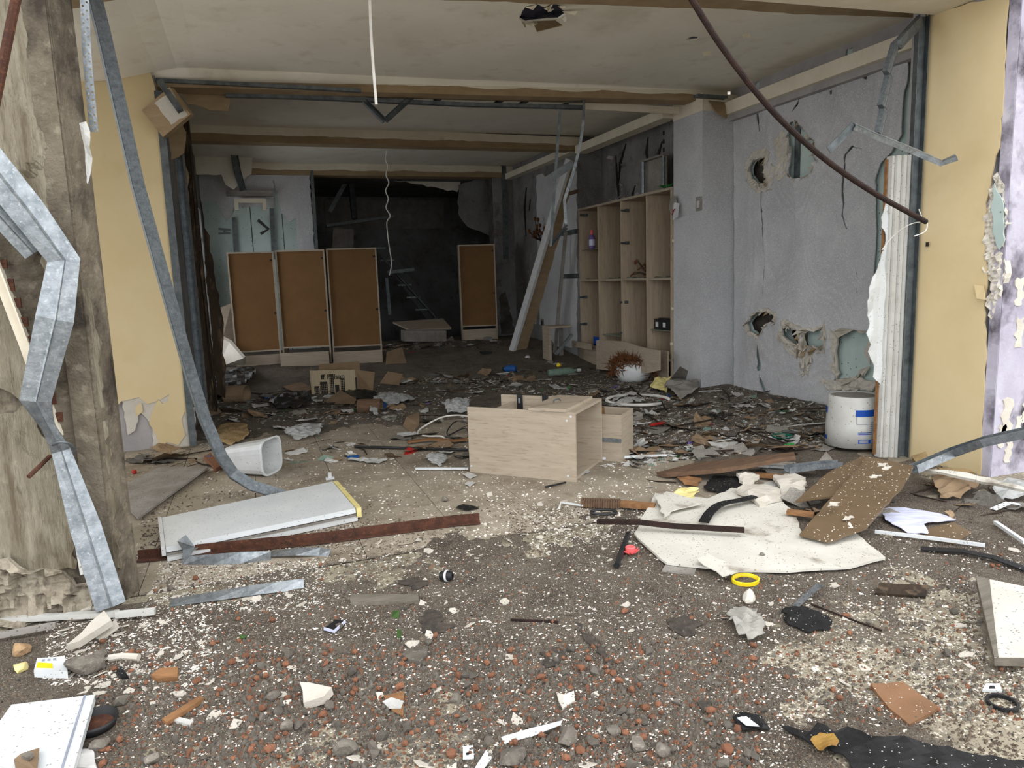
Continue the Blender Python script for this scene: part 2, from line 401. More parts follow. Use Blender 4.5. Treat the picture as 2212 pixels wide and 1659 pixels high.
for i in range(-6, 8):
    for j in range(-3, 3):
        cx, cy = jx+SP*(i+.5), 3.56-SP*(2-j+.5)
        if s0 is None: s0 = sm.build('paving_slab', M['terrazzo'], origin=(0,0,0)); o = s0
        else: o = s0.copy(); COL.objects.link(o)
        o.parent = pv; o.location = Vector((cx,cy,RND.uniform(-.002,.001)))-Vector(pv['_o'])
def walled(x, y):
    return (y > 6.9 and x < -.62) or (6.85 < y < 7.42 and x > 4.72) or (y > 7.42 and x > 5.1) or (y > 10.0 and x > 4.72) or (x > 5.12) or (x > 4.42 and y < 4.02) or (x < -.55 and 3.46 < y < 4.0) or (y > 12.85 and (x < 1.15 or x > 4.3))
# loose dirt lying over the paving, thin enough to let tiles and terrazzo show
xs = np.arange(-3.0, 5.3, .035); ys = np.arange(.6, 13.4, .035)
mb = MB(); nx, ny = len(xs), len(ys)
mb.v = [(x, y, gz(x,y)) for y in ys for x in xs]
zz = np.array([v[2] for v in mb.v]).reshape(ny,nx)
for j in range(ny-1):
    for i in range(nx-1):
        if zz[j:j+2,i:i+2].max() > -.001 and not walled(xs[i], ys[j]): mb.f.append((j*nx+i, j*nx+i+1, (j+1)*nx+i+1, (j+1)*nx+i))
used = sorted({i for f_ in mb.f for i in f_}); mp_ = {a:b for b,a in enumerate(used)}
mb.v = [mb.v[i] for i in used]; mb.f = [tuple(mp_[i] for i in f_) for f_ in mb.f]
tag(mb.build('dirt_layer', M['dirt'], smooth=True), 'grey-brown gritty dirt spread over the pavement and shop floor', 'dirt', kind='stuff')

# ------------------------------------------------------------------ setting: walls
WX = 5.15
wr = struct('wall_right', MB().box(WX+.14,WX+.4,3.9,7.0,0,3.7), M['cavity'], 'raw concrete behind the torn right wall')
FW = FX(WX)
H = {}
H['h1'] = [(1628,345),(1655,340),(1652,375),(1660,395),(1640,398),(1625,385),(1618,365)]
H['h2'] = [(1705,265),(1723,262),(1740,285),(1761,305),(1762,360),(1745,382),(1719,385),(1708,375),(1712,330),(1701,294)]
H['h3'] = [(1615,698),(1628,682),(1639,674),(1660,672),(1681,682),(1683,697),(1664,697),(1652,712),(1639,724),(1620,713)]
H['h4'] = [(1701,706),(1712,703),(1735,712),(1741,750),(1736,756),(1720,745),(1702,725)]
H['h5'] = [(1743,718),(1775,712),(1785,705),(1787,735),(1780,760),(1765,745),(1746,752)]
H['h6'] = [(1637,742),(1641,760),(1645,785),(1644,800),(1637,802),(1635,770)]
H['h7'] = [(1641,806),(1650,830),(1657,853),(1652,853),(1645,835),(1640,820)]
H['h8'] = [(1866,150),(1873,158),(1872,172),(1864,170)]
H['h9'] = [(1790,196),(1797,194),(1796,204),(1791,204)]
cr = [crackpoly([(1862,322),(1845,316),(1829,334),(1826,367),(1820,415),(1822,440),(1818,466),(1828,495)],2.0),
      crackpoly([(1645,402),(1646,450),(1649,500),(1651,545)],1.3), crackpoly([(1634,220),(1637,250),(1641,284)],2.6),
      crackpoly([(1730,200),(1722,225),(1712,240)],2.2), crackpoly([(1655,545),(1652,600),(1650,640)],.7), crackpoly([(1840,560),(1848,590),(1850,640)],.6)]
holes = [rag(onX(h,WX), .012, .04, i) for i, h in enumerate(H.values())] + [rag(onX(c,WX), .007, .03, 40+i) for i, c in enumerate(cr)]
outer = [(1585,842),(1585,222),(1960,80),(1962,154),(1950,220),(1947,290),(1925,330),(1903,352),(1890,389),(1891,470),(1889,550),(1886,592),(1888,640),(1882,716),
         (1840,712),(1810,716),(1806,760),(1810,800),(1800,828),(1808,850),(1811,897),(1785,893),(1657,866)]
op = onX(outer, WX)
op = rag(op, .008, .06, 5)
def fold(y, z):
    s = .028*nz(y*2.6, z*.35, 2) + .008*nz(y*9, z*1.1, 5) + .003*nz(y*30, z*30, 5)
    for hy, hz, r_, a in ((5.95,.88,.35,.05),(5.5,.8,.4,.05),(5.9,2.3,.3,.035),(5.4,2.4,.35,.03)):
        s += a*math.exp(-((y-hy)**2+(z-hz)**2)/r_**2)
    return s
tl = []
board = [(6.99,0),(6.99,3.62),(3.96,3.62),(3.96,0)]
wr_b = tag(MB().plate(board, FX(WX+.045), .014, holes=[rag(onX(H[k],WX), .02, .05, 60) for k in ('h3','h4','h6','h7','h8','h1')]).build('plasterboard', M['teal'], wr), 'pale green plasterboard showing where the wallpaper is torn')
wp = tag(MB().plate(op, FW, .010, holes=holes, disp=fold, grid=.055).build('wallpaper', M['paper'], wr, smooth=False), 'grey flecked wallpaper, torn and bulging')
def rough(y, z): return fold(y,z)+.006+.022*nz(y*26,z*24,3)+.014*nz(y*60,z*55,5)
def ringed(pl_, f, seed, hole=True):
    q = onX(pl_,WX); cy = sum(p[0] for p in q)/len(q); cz_ = sum(p[1] for p in q)/len(q)
    rr = random.Random(seed); o_ = [(cy+(p[0]-cy)*(f+rr.uniform(-.18,.22)),cz_+(p[1]-cz_)*(f+rr.uniform(-.18,.3))) for p in q]
    return MB().plate(rag(o_,.014,.035,seed), FW, .02, holes=([rag(q,.012,.04,seed+1)] if hole else []), disp=rough, grid=.022)
for i,(k,f) in enumerate((('h1',1.5),('h3',1.12),('h4',1.35),('h5',1.3))): ringed(H[k],f,80+i).build('crumbled_plaster', M['plaster_white'], wr)
for i,pl_ in enumerate(([(1672,300),(1690,285),(1703,300),(1706,340),(1700,380),(1685,400),(1674,385),(1682,345)],[(1655,385),(1668,350),(1676,365),(1670,400),(1660,408)],[(1690,728),(1712,738),(1740,756),(1762,765),(1755,788),(1744,806),(1735,775),(1712,760)],[(1800,712),(1812,718),(1810,770),(1816,812),(1806,832),(1798,800),(1803,760)],[(1762,812),(1800,822),(1850,815),(1880,825),(1876,842),(1836,845),(1800,840)])):
    ringed(pl_,1.0,90+i,False).build('crumbled_plaster', M['plaster_white'], wr)
mb = MB(); mc = MB()
for i, k in enumerate(('h1','h2','h3','h4','h5')):
    hh = rag(onX(H[k],WX), .012, .04, i); F2 = (FW[0]-X1*.035, FW[1], FW[2], FW[3])
    flaps(mb, hh, FW, 34, .075, 10+i, fold); flaps(mc, hh, FW, 5, .11, 20+i, fold)
hh = onX([(1806,716),(1850,712),(1886,716),(1880,790),(1850,820),(1806,820)],WX); flaps(mb, hh, FW, 34, .08, 33, fold)
hh = onX([(1690,715),(1740,750),(1760,760),(1750,790),(1730,770),(1695,740)],WX); flaps(mb, hh, FW, 14, .07, 37, fold)
hh = onX([(1735,770),(1745,772),(1742,805),(1733,800)],WX); flaps(mb, hh, FW, 12, .06, 38, fold)
mb.build('torn_paper', M['plaster_white'], wr); mc.build('torn_board_paper', M['card'], wr)
MB().channel([(WX+.03,pX(1716,330,WX).y,z) for z in (1.9,3.1)], .07,.03,.002, up=X1).build('stud', M['galvd'], wr)
MB().box(WX-.02,WX+.14,6.0,7.0,0,.09).build('skirting', M['upvcd'], wr)
# cornice of the right wall
tr = struct('trim_1', MB().box(WX-.13,WX+.02,4.2,6.98,3.08,3.21), M['cream'], 'cream cornice along the top of the right wall')
MB().box(WX-.07,WX+.02,4.2,6.98,3.02,3.08).build('cornice_step', M['greywall'], tr)
mb = MB().plate(rag([(4.25,3.21),(6.98,3.21),(6.98,3.40),(4.25,3.40)],.02,.1,4), FX(WX+.03), .02, holes=[rag([(5.25,3.24),(5.32,3.24),(5.32,3.32),(5.25,3.32)],.01,.03,2), rag([(6.5,3.24),(6.57,3.24),(6.57,3.34),(6.5,3.34)],.01,.03,3)])
mb.build('recess_band', M['greywall'], tr)
# pilaster
pl = struct('wall_pilaster', MB().box(4.75,WX+.3,6.88,7.45,0,3.22), M['paper'], 'grey wallpapered pilaster between the torn wall and the tall shelving')
MB().box(4.745,WX+.3,6.875,7.455,3.12,3.3).build('capping', M['cream'], pl)
MB().plate(rag([(4.78,0),(5.14,0),(5.14,.11),(4.78,.09)],.008,.04,1), FY(6.868), .012).build('skirting', M['upvcd'], pl)
mb = MB(); q = pY(1530,217,6.87); q2 = pY(1582,222,6.87); q3 = pY(1570,256,6.82)
mb.slab([q,q2,q3,pY(1548,243,6.80)], .008); mb.build('torn_paper', M['card'], pl)
MB().box(4.62,5.0,6.78,6.86,3.235,3.262).build('edge_profile', M['galvd'], pl)
# alcove behind the shelving and the wall beyond
wa = struct('wall_alcove', MB().box(WX,WX+.3,7.45,10.3,0,3.6), M['sooty'], 'soot-stained wall above the tall shelving unit')
ck = [[(1330,336),(1334,395),(1338,440)],[(1352,310),(1340,350),(1336,400)],[(1400,296),(1396,330),(1399,350)],[(1430,305),(1424,325),(1420,350)],[(1372,400),(1366,420),(1370,440)]]
for i, c in enumerate(ck):
    MB().plate(rag(onX(crackpoly(c,2.6),WX-.004),.008,.04,i), FX(WX-.004), .004).build('crack', M['blackp'], wa)
mb = MB(); flaps(mb, rag(onX([(1325,330),(1345,330),(1345,430),(1325,430)],WX-.01),.01,.05), FX(WX-.01), 10, .14, 3); mb.build('torn_paper', M['greywall'], wa)
wrr = struct('wall_right_rear', MB().box(4.75,WX+.3,10.06,12.95,0,3.6), M['sooty'], 'dark grey damaged wall beyond the shelving')
for i, c in enumerate([[(1137,405),(1133,450),(1136,510)],[(1145,430),(1143,455)],[(1166,560),(1160,590),(1163,640)]]):
    MB().plate(rag(onX(crackpoly(c,2.2),4.745),.01,.05,i), FX(4.745), .004).build('crack', M['blackp'], wrr)
MB().plate(rag(onX([(1158,380),(1246,370),(1246,750),(1200,745),(1165,700)],4.742),.03,.1,8), FX(4.742), .004).build('wallpaper', M['paper'], wrr)
for py in (505,597): 
    a, b = pX(1215,py,4.73), pX(1249,py-2,4.73); MB().box(4.715,4.74,b.y,a.y,a.z-.035,a.z+.035).build('bracket_rail', M['galvd'], wrr)
a, b = pX(1222,420,4.73), pX(1248,412,4.73); MB().box(4.70,4.74,b.y,a.y,a.z-.03,a.z+.02).build('wooden_batten', M['brownwood'], wrr)
tr = struct('trim_2', MB().box(4.62,4.80,7.46,9.85,3.16,3.27).box(4.60,4.76,10.0,12.9,3.2,3.3), M['cream'], 'broken cream cornice above the shelving')
# left side
FYl = FY(6.95)
wl = struct('wall_left_front', MB().box(-3.2,-.60,6.975,7.2,0,3.75), M['greywall'], 'wall stub left of the shop, grey under its yellow paint')
a = [(-3.19,0),(-3.19,3.7)]+onY([(190,60),(322,150),(330,172),(352,290),(370,420),(385,610),(399,760),(412,830),(416,870),(418,905),(414,964),(408,900),(398,890),(392,905),(400,940),(385,962),(360,955),(345,975),(338,940),(322,915),(328,890),(342,862),(350,872),(362,868),(365,852),(335,868),(318,873),(300,858),(285,862),(262,867),(240,890),(236,985)], 6.95)
MB().plate(rag(a,.008,.06,3), FYl, .008).build('yellow_paint', M['yellow'], wl)
a = onY([(262,860),(300,850),(322,866),(345,850),(372,846),(385,880),(402,872),(420,880),(424,962),(330,972),(330,930),(318,905),(300,890),(292,930),(276,940)], 6.958)
MB().plate(rag(a,.008,.04,4), FY(6.958), .01).build('white_plaster', M['plaster_white'], wl)
a = onY([(292,880),(305,870),(309,888),(296,900)], 6.948); MB().plate(rag(a,.006,.03), FY(6.948), .008).build('yellow_paint_flake', M['yellow'], wl)
wls = struct('wall_left', MB().box(-.95,-.62,7.2,9.9,0,3.6).box(-.95,-.62,12.5,12.95,0,3.6).box(-.95,-.62,9.9,12.5,0,.35).box(-.95,-.62,9.9,12.5,2.6,3.6), M['sooty'], 'dark left wall of the shop with an open window')
wn = struct('window_1', MB().box(-.92,-.86,9.9,9.96,.35,2.6).box(-.92,-.86,12.44,12.5,.35,2.6).box(-.92,-.86,9.96,12.44,2.54,2.6).box(-.92,-.86,9.96,12.44,.35,.41), M['upvcd'], 'empty white window frame in the left wall')
# back wall
BY = 12.9
FB = FY(BY)
xl = pY(672,450,BY).x; xr = pY(1064,450,BY).x
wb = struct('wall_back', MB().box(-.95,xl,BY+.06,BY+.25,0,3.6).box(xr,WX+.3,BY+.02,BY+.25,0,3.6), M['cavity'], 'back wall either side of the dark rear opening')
sx = [-.62, .12, .62, 1.02, xl]
for i in range(4):
    tag(MB().box(sx[i]+.006,sx[i+1]-.006,BY+.03,BY+.05,.05,3.5).build('plasterboard', M['teal'], wb), None)
for pl_ in ([(418,372),(590,372),(592,446),(505,448),(503,455),(500,466),(488,480),(478,455),(468,437),(440,435),(422,442)],
            [(588,372),(668,372),(680,548),(645,548),(641,500),(640,470),(625,480),(607,460),(600,430),(594,400)]):
    MB().plate(rag(onY(pl_,BY),.012,.05,len(pl_)), FY(BY+.01), .008, disp=lambda x,z:.015*nz(x*4,z*2), grid=.12).build('wallpaper', M['paper'], wb)
MB().plate(rag([(xr+.01,0),(xr+.01,3.5),(4.78,3.5),(4.78,0)],.01,.2), FY(BY-.01), .012, holes=[rag(onY([(1078,640),(1092,630),(1112,720),(1082,722)],BY),.02,.06)]).build('wallpaper', M['sooty'], wb)
MB().channel([pY(1088,352,BY-.06),pY(1092,440,BY-.06),pY(1094,560,BY-.06)], .09,.05,.003, up=Y1).build('stud', M['galvd'], wb)
MB().channel([pY(587,450,BY-.02),pY(592,560,BY-.02)], .07,.03,.003, up=Y1).build('stud', M['galvd'], wb)
MB().channel([pY(505,470,BY-.02),pY(510,560,BY-.02)], .06,.03,.003, up=Y1).build('stud', M['galvd'], wb)
MB().channel([pY(669,355,BY-.03),pY(682,560,BY-.03)], .05,.05,.003, up=X1).build('stud', M['galvd'], wb)
a, b = pY(488,410,BY-.1), pY(592,450,BY-.1)
hd = MB().box(a.x,b.x,BY-.1,BY,b.z+.2,a.z-.03).box(a.x,b.x,BY-.13,BY-.1,b.z+.24,b.z+.28).build('lintel', M['greyboard'], wb)
a, b = pY(505,428,BY-.14), pY(575,438,BY-.14)
MB().box(a.x,b.x,BY-.14,BY-.1,b.z,a.z).box(a.x,a.x+.06,BY-.14,BY-.1,b.z-.12,b.z).box(b.x-.06,b.x,BY-.14,BY-.1,b.z-.12,b.z).build('white_frame', M['cream'], wb)
# rear room
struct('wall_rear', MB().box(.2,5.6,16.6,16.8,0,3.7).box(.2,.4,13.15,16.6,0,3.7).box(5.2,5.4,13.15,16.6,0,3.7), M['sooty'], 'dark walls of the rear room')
# ------------------------------------------------------------------ setting: ceilings
def cz(x, y): return .02*(x-2) - .22*sst(-.35,-1.25,x)*0 + (-.14*sst(-.3,-1.1,x))
CZ = 3.30
hh = [[(1120,40),(1135,15),(1160,10),(1175,18),(1195,8),(1215,18),(1222,35),(1205,45),(1165,47),(1135,50)],[(678,32),(700,32),(704,40),(682,41)],
      [(1480,93),(1495,86),(1512,88),(1505,95),(1490,96)],[(1012,262),(1014,262),(1014,264),(1012,264)]]
holes = [rag(onZ(h,CZ),.01,.05,i) for i,h in enumerate(hh[:3])]
ce = struct('ceiling', MB().plate([(-3.2,3.2),(WX+.05,3.2),(WX+.05,7.0),(-3.2,7.0)], FZ(CZ), .014, holes=holes, disp=lambda x,y: -cz(x,y)+.012*nz(x*1.3,y*1.3), grid=.16), M['ceil'], 'stained cream plasterboard ceiling with a ragged hole', smooth=False)
mb = MB(); flaps(mb, holes[0], FZ(CZ), 12, .10, 5); mb.build('torn_paper', M['cream'], ce)
mb = MB(); a = [pZ(1150,46,CZ),pZ(1200,44,CZ),pZ(1215,54,CZ-.05),pZ(1160,68,CZ-.09)]; mb.slab(a,.006); mb.build('torn_board_paper', M['card'], ce)
for k,(px,py) in enumerate([(1612,76),(1527,115)]):
    a = [pZ(px-10,py-2,CZ-.02),pZ(px+8,py-5,CZ-.02),pZ(px+9,py+4,CZ-.05),pZ(px-6,py+6,CZ-.06)]; MB().slab(a,.004).build('peeling_flake', M['cream'], ce)
a = onZ([(590,12),(800,30),(800,72),(590,66)],CZ+.02); MB().plate(a, FZ(CZ-.004), .012, disp=lambda x,y:-cz(x,y)).build('ceiling_patch', M['ceil'], ce)
sa_, sb_ = pZ(1600,0,3.05), pZ(2000,31,3.05)
def SB(x): return sa_.y+(sb_.y-sa_.y)*(x-sa_.x)/(sb_.x-sa_.x)
# strip of bare board paper behind the front soffit
a0, b0 = pZ(1100,-12,3.06), pZ(1985,44,3.06)
mb = MB(); st = onZ([(-400,-80),(300,-45),(900,-14),(1060,-5),(1223,4),(1392,13),(1550,23),(1635,29),(1800,39),(1972,50)],3.31)+[(5.14,3.7),(-2.6,3.7)]; st = rag(st,.015,.10,6)
mb.plate(st, FZ(CZ-.012), .006, disp=lambda x,y: -cz(x,y)+.012*nz(x*1.3,y*1.3), grid=.16); mb.build('bare_board_strip', M['card'], ce)
so = struct('ceiling_soffit', MB().hexa([(-3.4,3.35,3.05),(5.6,3.35,3.05),(5.6,SB(5.6),3.05),(-3.4,SB(-3.4),3.05),(-3.4,3.35,3.26),(5.6,3.35,3.26),(5.6,SB(5.6),3.26),(-3.4,SB(-3.4),3.26)]), M['cream'], 'cream soffit over the shop front')
struct('wall_facade_upper', MB().box(-4,8,3.2,3.35,3.05,6.5).box(-4,8,3.35,18,3.75,3.9), M['lilac'], 'facade above the shop front')
for i,(y0,y1,z) in enumerate(((7.05,9.9,3.40),(10.0,12.95,3.42))):
    c = struct('ceiling_middle' if i == 0 else 'ceiling_rear', MB().plate([(-.95,y0),(WX+.3,y0),(WX+.3,y1),(-.95,y1)], FZ(z), .014,
        holes=([rag([(.2,7.15),(3.9,7.1),(3.9,7.55),(.2,7.5)],.03,.2,3)] if i == 0 else []), disp=lambda x,y: .012*nz(x*1.3,y*1.3)-.01*(x-2), grid=.2), M['ceil'], 'grey-stained ceiling of the middle bay' if i == 0 else 'dim ceiling of the rear bay')
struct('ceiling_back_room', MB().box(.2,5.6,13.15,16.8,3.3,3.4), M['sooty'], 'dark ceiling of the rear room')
# ceiling beams: cream face, bare paper along the lower edge
def beam(name, y, L, Rr, label, depth=.22):
    (xa,za0,za1),(xb,zb0,zb1) = L, Rr
    b = struct(name, MB().hexa([(xa,y,za0),(xb,y,zb0),(xb,y+depth,zb0),(xa,y+depth,za0),(xa,y,za1),(xb,y,zb1),(xb,y+depth,zb1),(xa,y+depth,za1)]), M['card'], label)
    n = 60; up = []; lo = []
    for i in range(n+1):
        t = i/n; x = xa+(xb-xa)*t; lo_z = za0+(zb0-za0)*t; hi_z = za1+(zb1-za1)*t
        up.append((x,hi_z)); lo.append((x, lo_z+(hi_z-lo_z)*(.42+.16*nz(x*2.3,y)+.05*nz(x*9,y))))
    MB().plate(up+lo[::-1], FY(y-.006), .005).build('paint_face', M['cream'], b)
    return b
beam('trim_3', 7.0, (-.62,3.10,3.29), (WX,3.26,3.40), 'cream ceiling beam across the front bay, bare brown paper along its lower edge')
beam('trim_4', 9.9, (-.64,3.19,3.42), (4.72,3.22,3.40), 'soot-marked ceiling beam across the middle bay')
beam('trim_5', BY-.05, (-.64,3.22,3.42), (4.8,3.24,3.44), 'ceiling beam above the dark rear opening', .3)
# right jamb: yellow reveal, lilac facade, frame
YX = 4.47
wy = struct('wall_reveal_right', MB().box(YX+.02,YX+.3,3.36,3.90,0,3.3).box(YX,WX+.3,3.90,4.0,0,3.4), M['greywall'], 'wall between the shop front and the lilac facade')
edge = [(2002,30),(2150,-6),(2178,-12),(2172,60),(2168,180),(2160,300),(2128,440),(2125,520),(2132,600),(2125,660),(2130,720),(2126,830),(2120,930),(2116,1026),(1950,990)]
MB().plate(rag(onX(edge,YX),.008,.05,9), FX(YX), .012).build('yellow_paint', M['yellow'], wy)
y0 = pX(2122,900,YX).y
MB().plate([(y0-.0,0),(y0-.0,3.3),(y0-.07,3.3),(y0-.07,0)], FX(YX+.008), .02).build('lilac_edge', M['lilac'], wy)
pl_ = onX([(2150,372),(2168,410),(2172,470),(2166,540),(2172,590),(2160,640),(2140,690),(2128,660),(2138,620),(2122,580),(2126,520),(2124,470),(2136,420)],YX-.004)
MB().plate(rag(pl_,.012,.03,4), FX(YX-.004), .05, disp=lambda y,z: .03*nz(y*30,z*22,3)+.022*nz(y*60,z*50,5)-.008, grid=.014).build('broken_plaster', M['plaster_white'], wy)
MB().plate(rag(onX([(2150,395),(2170,440),(2172,520),(2160,540),(2146,500),(2144,440)],YX-.006),.01,.04), FX(YX-.016), .006).build('plasterboard', M['teal'], wy)
MB().slab([pX(2104,615,YX-.02),pX(2124,617,YX-.02),pX(2128,648,YX-.06),pX(2110,645,YX-.05)],.006).build('peeling_flake', M['yellow'], wy)
FL = FY(y0-.075)
lw = struct('wall_facade_right', MB().plate([(YX+.012,-.02),(YX+.012,3.3),(8,3.3),(8,-.02)], FL, .05), M['lilac'], 'lilac painted facade with soot and flaked paint')
mb = MB()
for k in range(16):
    x = YX+.05+RND.random()*.5; z = RND.uniform(.15,1.5); s = RND.uniform(.03,.09)
    mb.plate(rag([(x-s*.5,z-s*1.6),(x+s*.5,z-s*1.6),(x+s*.6,z+s*1.2),(x-s*.4,z+s*1.2)],s*.3,s*.4,k), (FL[0]-Y1*.006,)+FL[1:], .006)
mb.build('bare_plaster_patch', M['plaster_white'], lw)
# ------------------------------------------------------------------ things overhead and along the shop front
def path3(pts): return [pY(a,b,c) for a,b,c in pts]
def smooth_path(pts, n=6):
    P = [Vector(p) for p in pts]; o = []
    for i in range(len(P)-1):
        p0,p1,p2,p3 = P[max(i-1,0)],P[i],P[i+1],P[min(i+2,len(P)-1)]
        for k in range(n):
            t = k/n
            o.append(.5*((2*p1)+(p2-p0)*t+(2*p0-5*p1+4*p2-p3)*t*t+(3*p1-p0-3*p2+p3)*t**3))
    o.append(P[-1]); return o
# concrete pillar
pil_prof = [(-2.6,3.5),(-.66,3.5),(-.61,3.62),(-.72,3.95),(-2.6,3.95)]
pz = [(-2.6,0),(-.66,0),(-.66,3.06),(-2.6,3.06)]
def prough(x, z): return .020*nz(x*3,z*2,9)+.014*nz(x*9,z*7,2)+.006*nz(x*26,z*22,4)+(.018 if nz(x*2.2,z*1.3,6) > .12 else 0)
pil = thing('concrete_pillar', 'massive bare concrete pillar with gouged plaster at the left edge', 'pillar', (-1.6,3.7,0))
mb = MB().plate(pz, FY(3.53), .30, disp=prough, grid=.035); mb.build('front_face', M['concrete'], pil)
Fs = (Vector((-.655,3.5,0)), Vector((.36,.93,0)).normalized(), Z1, Vector((.93,-.36,0)).normalized())
mb = MB().plate([(-.03,0),(.15,0),(.15,3.06),(-.03,3.06)], Fs, .1, disp=lambda a,z: .012*nz(a*6,z*3,5)+.008*nz(a*20,z*14,3), grid=.035); mb.build('side_face', M['concrete'], pil)
for k,pl_ in enumerate(([(-30,-40),(60,-40),(70,90),(120,140),(135,300),(150,480),(120,520),(40,420),(-30,330)],[(60,330),(120,230),(140,420),(160,560),(150,640),(90,600)],[(150,580),(190,640),(215,760),(225,880),(190,900),(165,880),(150,760)],[(-30,620),(30,640),(55,760),(70,880),(20,850),(-30,830)],[(-30,900),(60,880),(120,1000),(150,1120),(165,1230),(60,1240),(-30,1240)],[(190,930),(225,910),(245,1080),(262,1230),(225,1200),(205,1080)])):
    MB().plate(rag(onY(pl_,3.49),.014,.03,k), FY(3.508), .012, disp=lambda x,z: prough(x,z)*.8+.004*nz(x*60,z*3,k), grid=.03).build('plaster_layer', M['plasterskin'], pil)
MB().box(-2.6,-.68,3.66,3.95,0,3.06).build('core', M['cavity'], pil)
MB().plate(rag(onY([(-60,1215),(20,1205),(70,1232),(130,1238),(165,1262),(205,1270),(222,1335),(-60,1345)],3.46),.02,.05,3), FY(3.475), .03, disp=lambda x,z: .035*nz(x*6,z*6,3)+.045*noise.cell(Vector((x*11+.8*nz(x*8,z*8,1),z*13+.8*nz(x*8,z*8,4),2.5)))+.022*noise.cell(Vector((x*27,z*27,7.5)))+.06*sst(.3,.0,z), grid=.014).build('crumbled_base', M['rubbleplaster'], pil)
# corner bead and crumpled paper on the pillar's edge
def strip_holes(name, pts, w, lab, cat, mat, up, n=None, parent=None):
    """perforated metal strip: real holes"""
    P = [Vector(p) for p in pts]; L = sum((P[i+1]-P[i]).length for i in range(len(P)-1)); mbs = MB()
    for i in range(len(P)-1):
        d = (P[i+1]-P[i]); l = d.length; d.normalize(); s_ = d.cross(up).normalized(); nn = s_.cross(d)
        k = max(2,int(l/(w*.9))); hs = []
        for j in range(k):
            for row in (-.22,.22):
                cx = (j+.5+(.25 if row > 0 else -.25))*l/k; r_ = w*.13
                if cx+r_ < l-.002 and cx-r_ > .002: hs.append([(cx+r_*cos(a*pi/3), row*w+r_*sin(a*pi/3)) for a in range(6)])
        mbs.plate([(0,-w/2),(l,-w/2),(l,w/2),(0,w/2)], (P[i],d,s_,nn), .0015, holes=hs)
    return one(name, mbs, mat, lab, cat)
strip_holes('corner_bead', path3([(182,-10,3.7),(188,120,3.72),(203,285,3.74)]), .035, 'perforated metal corner bead hanging beside the pillar top', 'metal strip', M['galv'], Y1)
FP = FY(3.6)
mb = MB().plate(rag(onY([(168,268),(186,262),(196,300),(198,360),(190,398),(180,385),(172,330)],3.6),.006,.03,2), FP, .004, disp=lambda x,z:.02*nz(x*22,z*9), grid=.02)
one('torn_paper_scrap', mb, M['paperw'], 'crumpled white paper scrap stuck on the pillar corner', 'paper')
# bent galvanised channels across the pillar
one('bent_stud', MB().stud(path3([(-40,330,3.30),(60,455,3.32),(138,562,3.34),(118,690,3.32),(76,868,3.34),(105,925,3.37),(132,975,3.4),(185,1140,3.36),(240,1312,3.30)]), .115,.04,.004, up=Vector((.2,-1,.1)), sc=[1.1,1.1,1.0,1.15,.95,.42,.6,1.0,1.0]), M['galv'], 'long kinked galvanised channel bent across the pillar front', 'metal channel')
one('bent_stud', MB().stud(path3([(-40,425,3.36),(20,492,3.38),(72,548,3.40)]), .07,.04,.003, up=Vector((.2,-1,.1))), M['galv'], 'short galvanised channel end below the kinked one at the left edge', 'metal channel')
ab = thing('angle_bar', 'cream painted rusty angle bar leaning on the pillar', 'metal bar', pY(70,760,3.44))
MB().angle(path3([(-30,480,3.44),(70,745,3.46),(138,938,3.46)]), .045,.006, up=Vector((0,-1,.1))).build('bar', M['cream'], ab)
for k in range(9):
    mb = MB(); t = .2+.09*k; q = pY(-30+168*t,480+458*t,3.437); mb.box(q.x-.004,q.x+.018,q.y-.003,q.y+.01,q.z-.03*RND.random()-.01,q.z+.02)
    mb.build('rust_patch', M['rust'], ab)
one('pipe_stub', MB().tube(path3([(160,1070,3.42),(168,1160,3.40),(182,1240,3.36)]), .016), M['upvcd'], 'cream pipe stub standing behind the bent channel foot', 'pipe')
one('rebar_stub', MB().tube(path3([(62,1030,3.36),(85,1008,3.42),(108,985,3.48)]), .009), M['rust'], 'short rusty rebar stub poking out of the pillar', 'rebar')
one('wire_loop', MB().tube(smooth_path(path3([(108,965,3.42),(130,955,3.36),(155,962,3.38),(158,980,3.42),(135,985,3.44)])), .006, 6), M['galvd'], 'grey wire loop around the channel on the pillar', 'wire')
one('hanging_rod', MB().tube(smooth_path(path3([(48,-60,2.6),(28,30,2.6),(8,130,2.6),(-14,240,2.6)])), .014), M['rust'], 'rust-red rod at the upper left corner', 'rod')
# long stud leaning from the ceiling to the floor
e = G(615,1070,.02)
one('leaning_stud', MB().channel([pY(190,-70,4.55),pY(222,55,4.6),pY(300,400,4.75),pY(395,740,4.9),pY(412,800,4.94),pY(445,905,4.98),pY(480,985,5.0),pY(505,1022,e.y+.05),pY(545,1048,e.y+.02),e], .062,-.045,-.003, up=Vector((.35,-1,.2))), M['galvm'], 'long galvanised stud leaning from the ceiling, foot kinked on the floor', 'metal stud')
# plaster block torn loose at the left beam end
bl = thing('broken_corner_block', 'loose plasterboard corner block dangling at the left beam end', 'plaster block', pY(350,275,6.8))
u_ = (pY(330,268,6.8)-pY(308,240,6.8)).normalized(); v_ = (pY(350,205,6.75)-pY(308,240,6.8)).normalized(); n_ = u_.cross(v_).normalized()
o_ = pY(306,238,6.8)
MB().fbox((o_,u_,v_,n_),0,.25,0,.30,-.12,0).build('board_face', M['card'], bl)
nf = n_ if n_.y < 0 else -n_
off = 0.002 if n_.y < 0 else .122
MB().plate(rag([(.02,.12),(.22,.12),(.24,.28),(.03,.29)],.008,.04), (o_+nf*off,u_,v_,nf), .003).build('plaster_face', M['plaster_white'], bl)
MB().bar([pY(345,175,6.78),pY(390,240,6.7)],.05,.04,up=Y1).build('metal_edge', M['galvd'], bl)
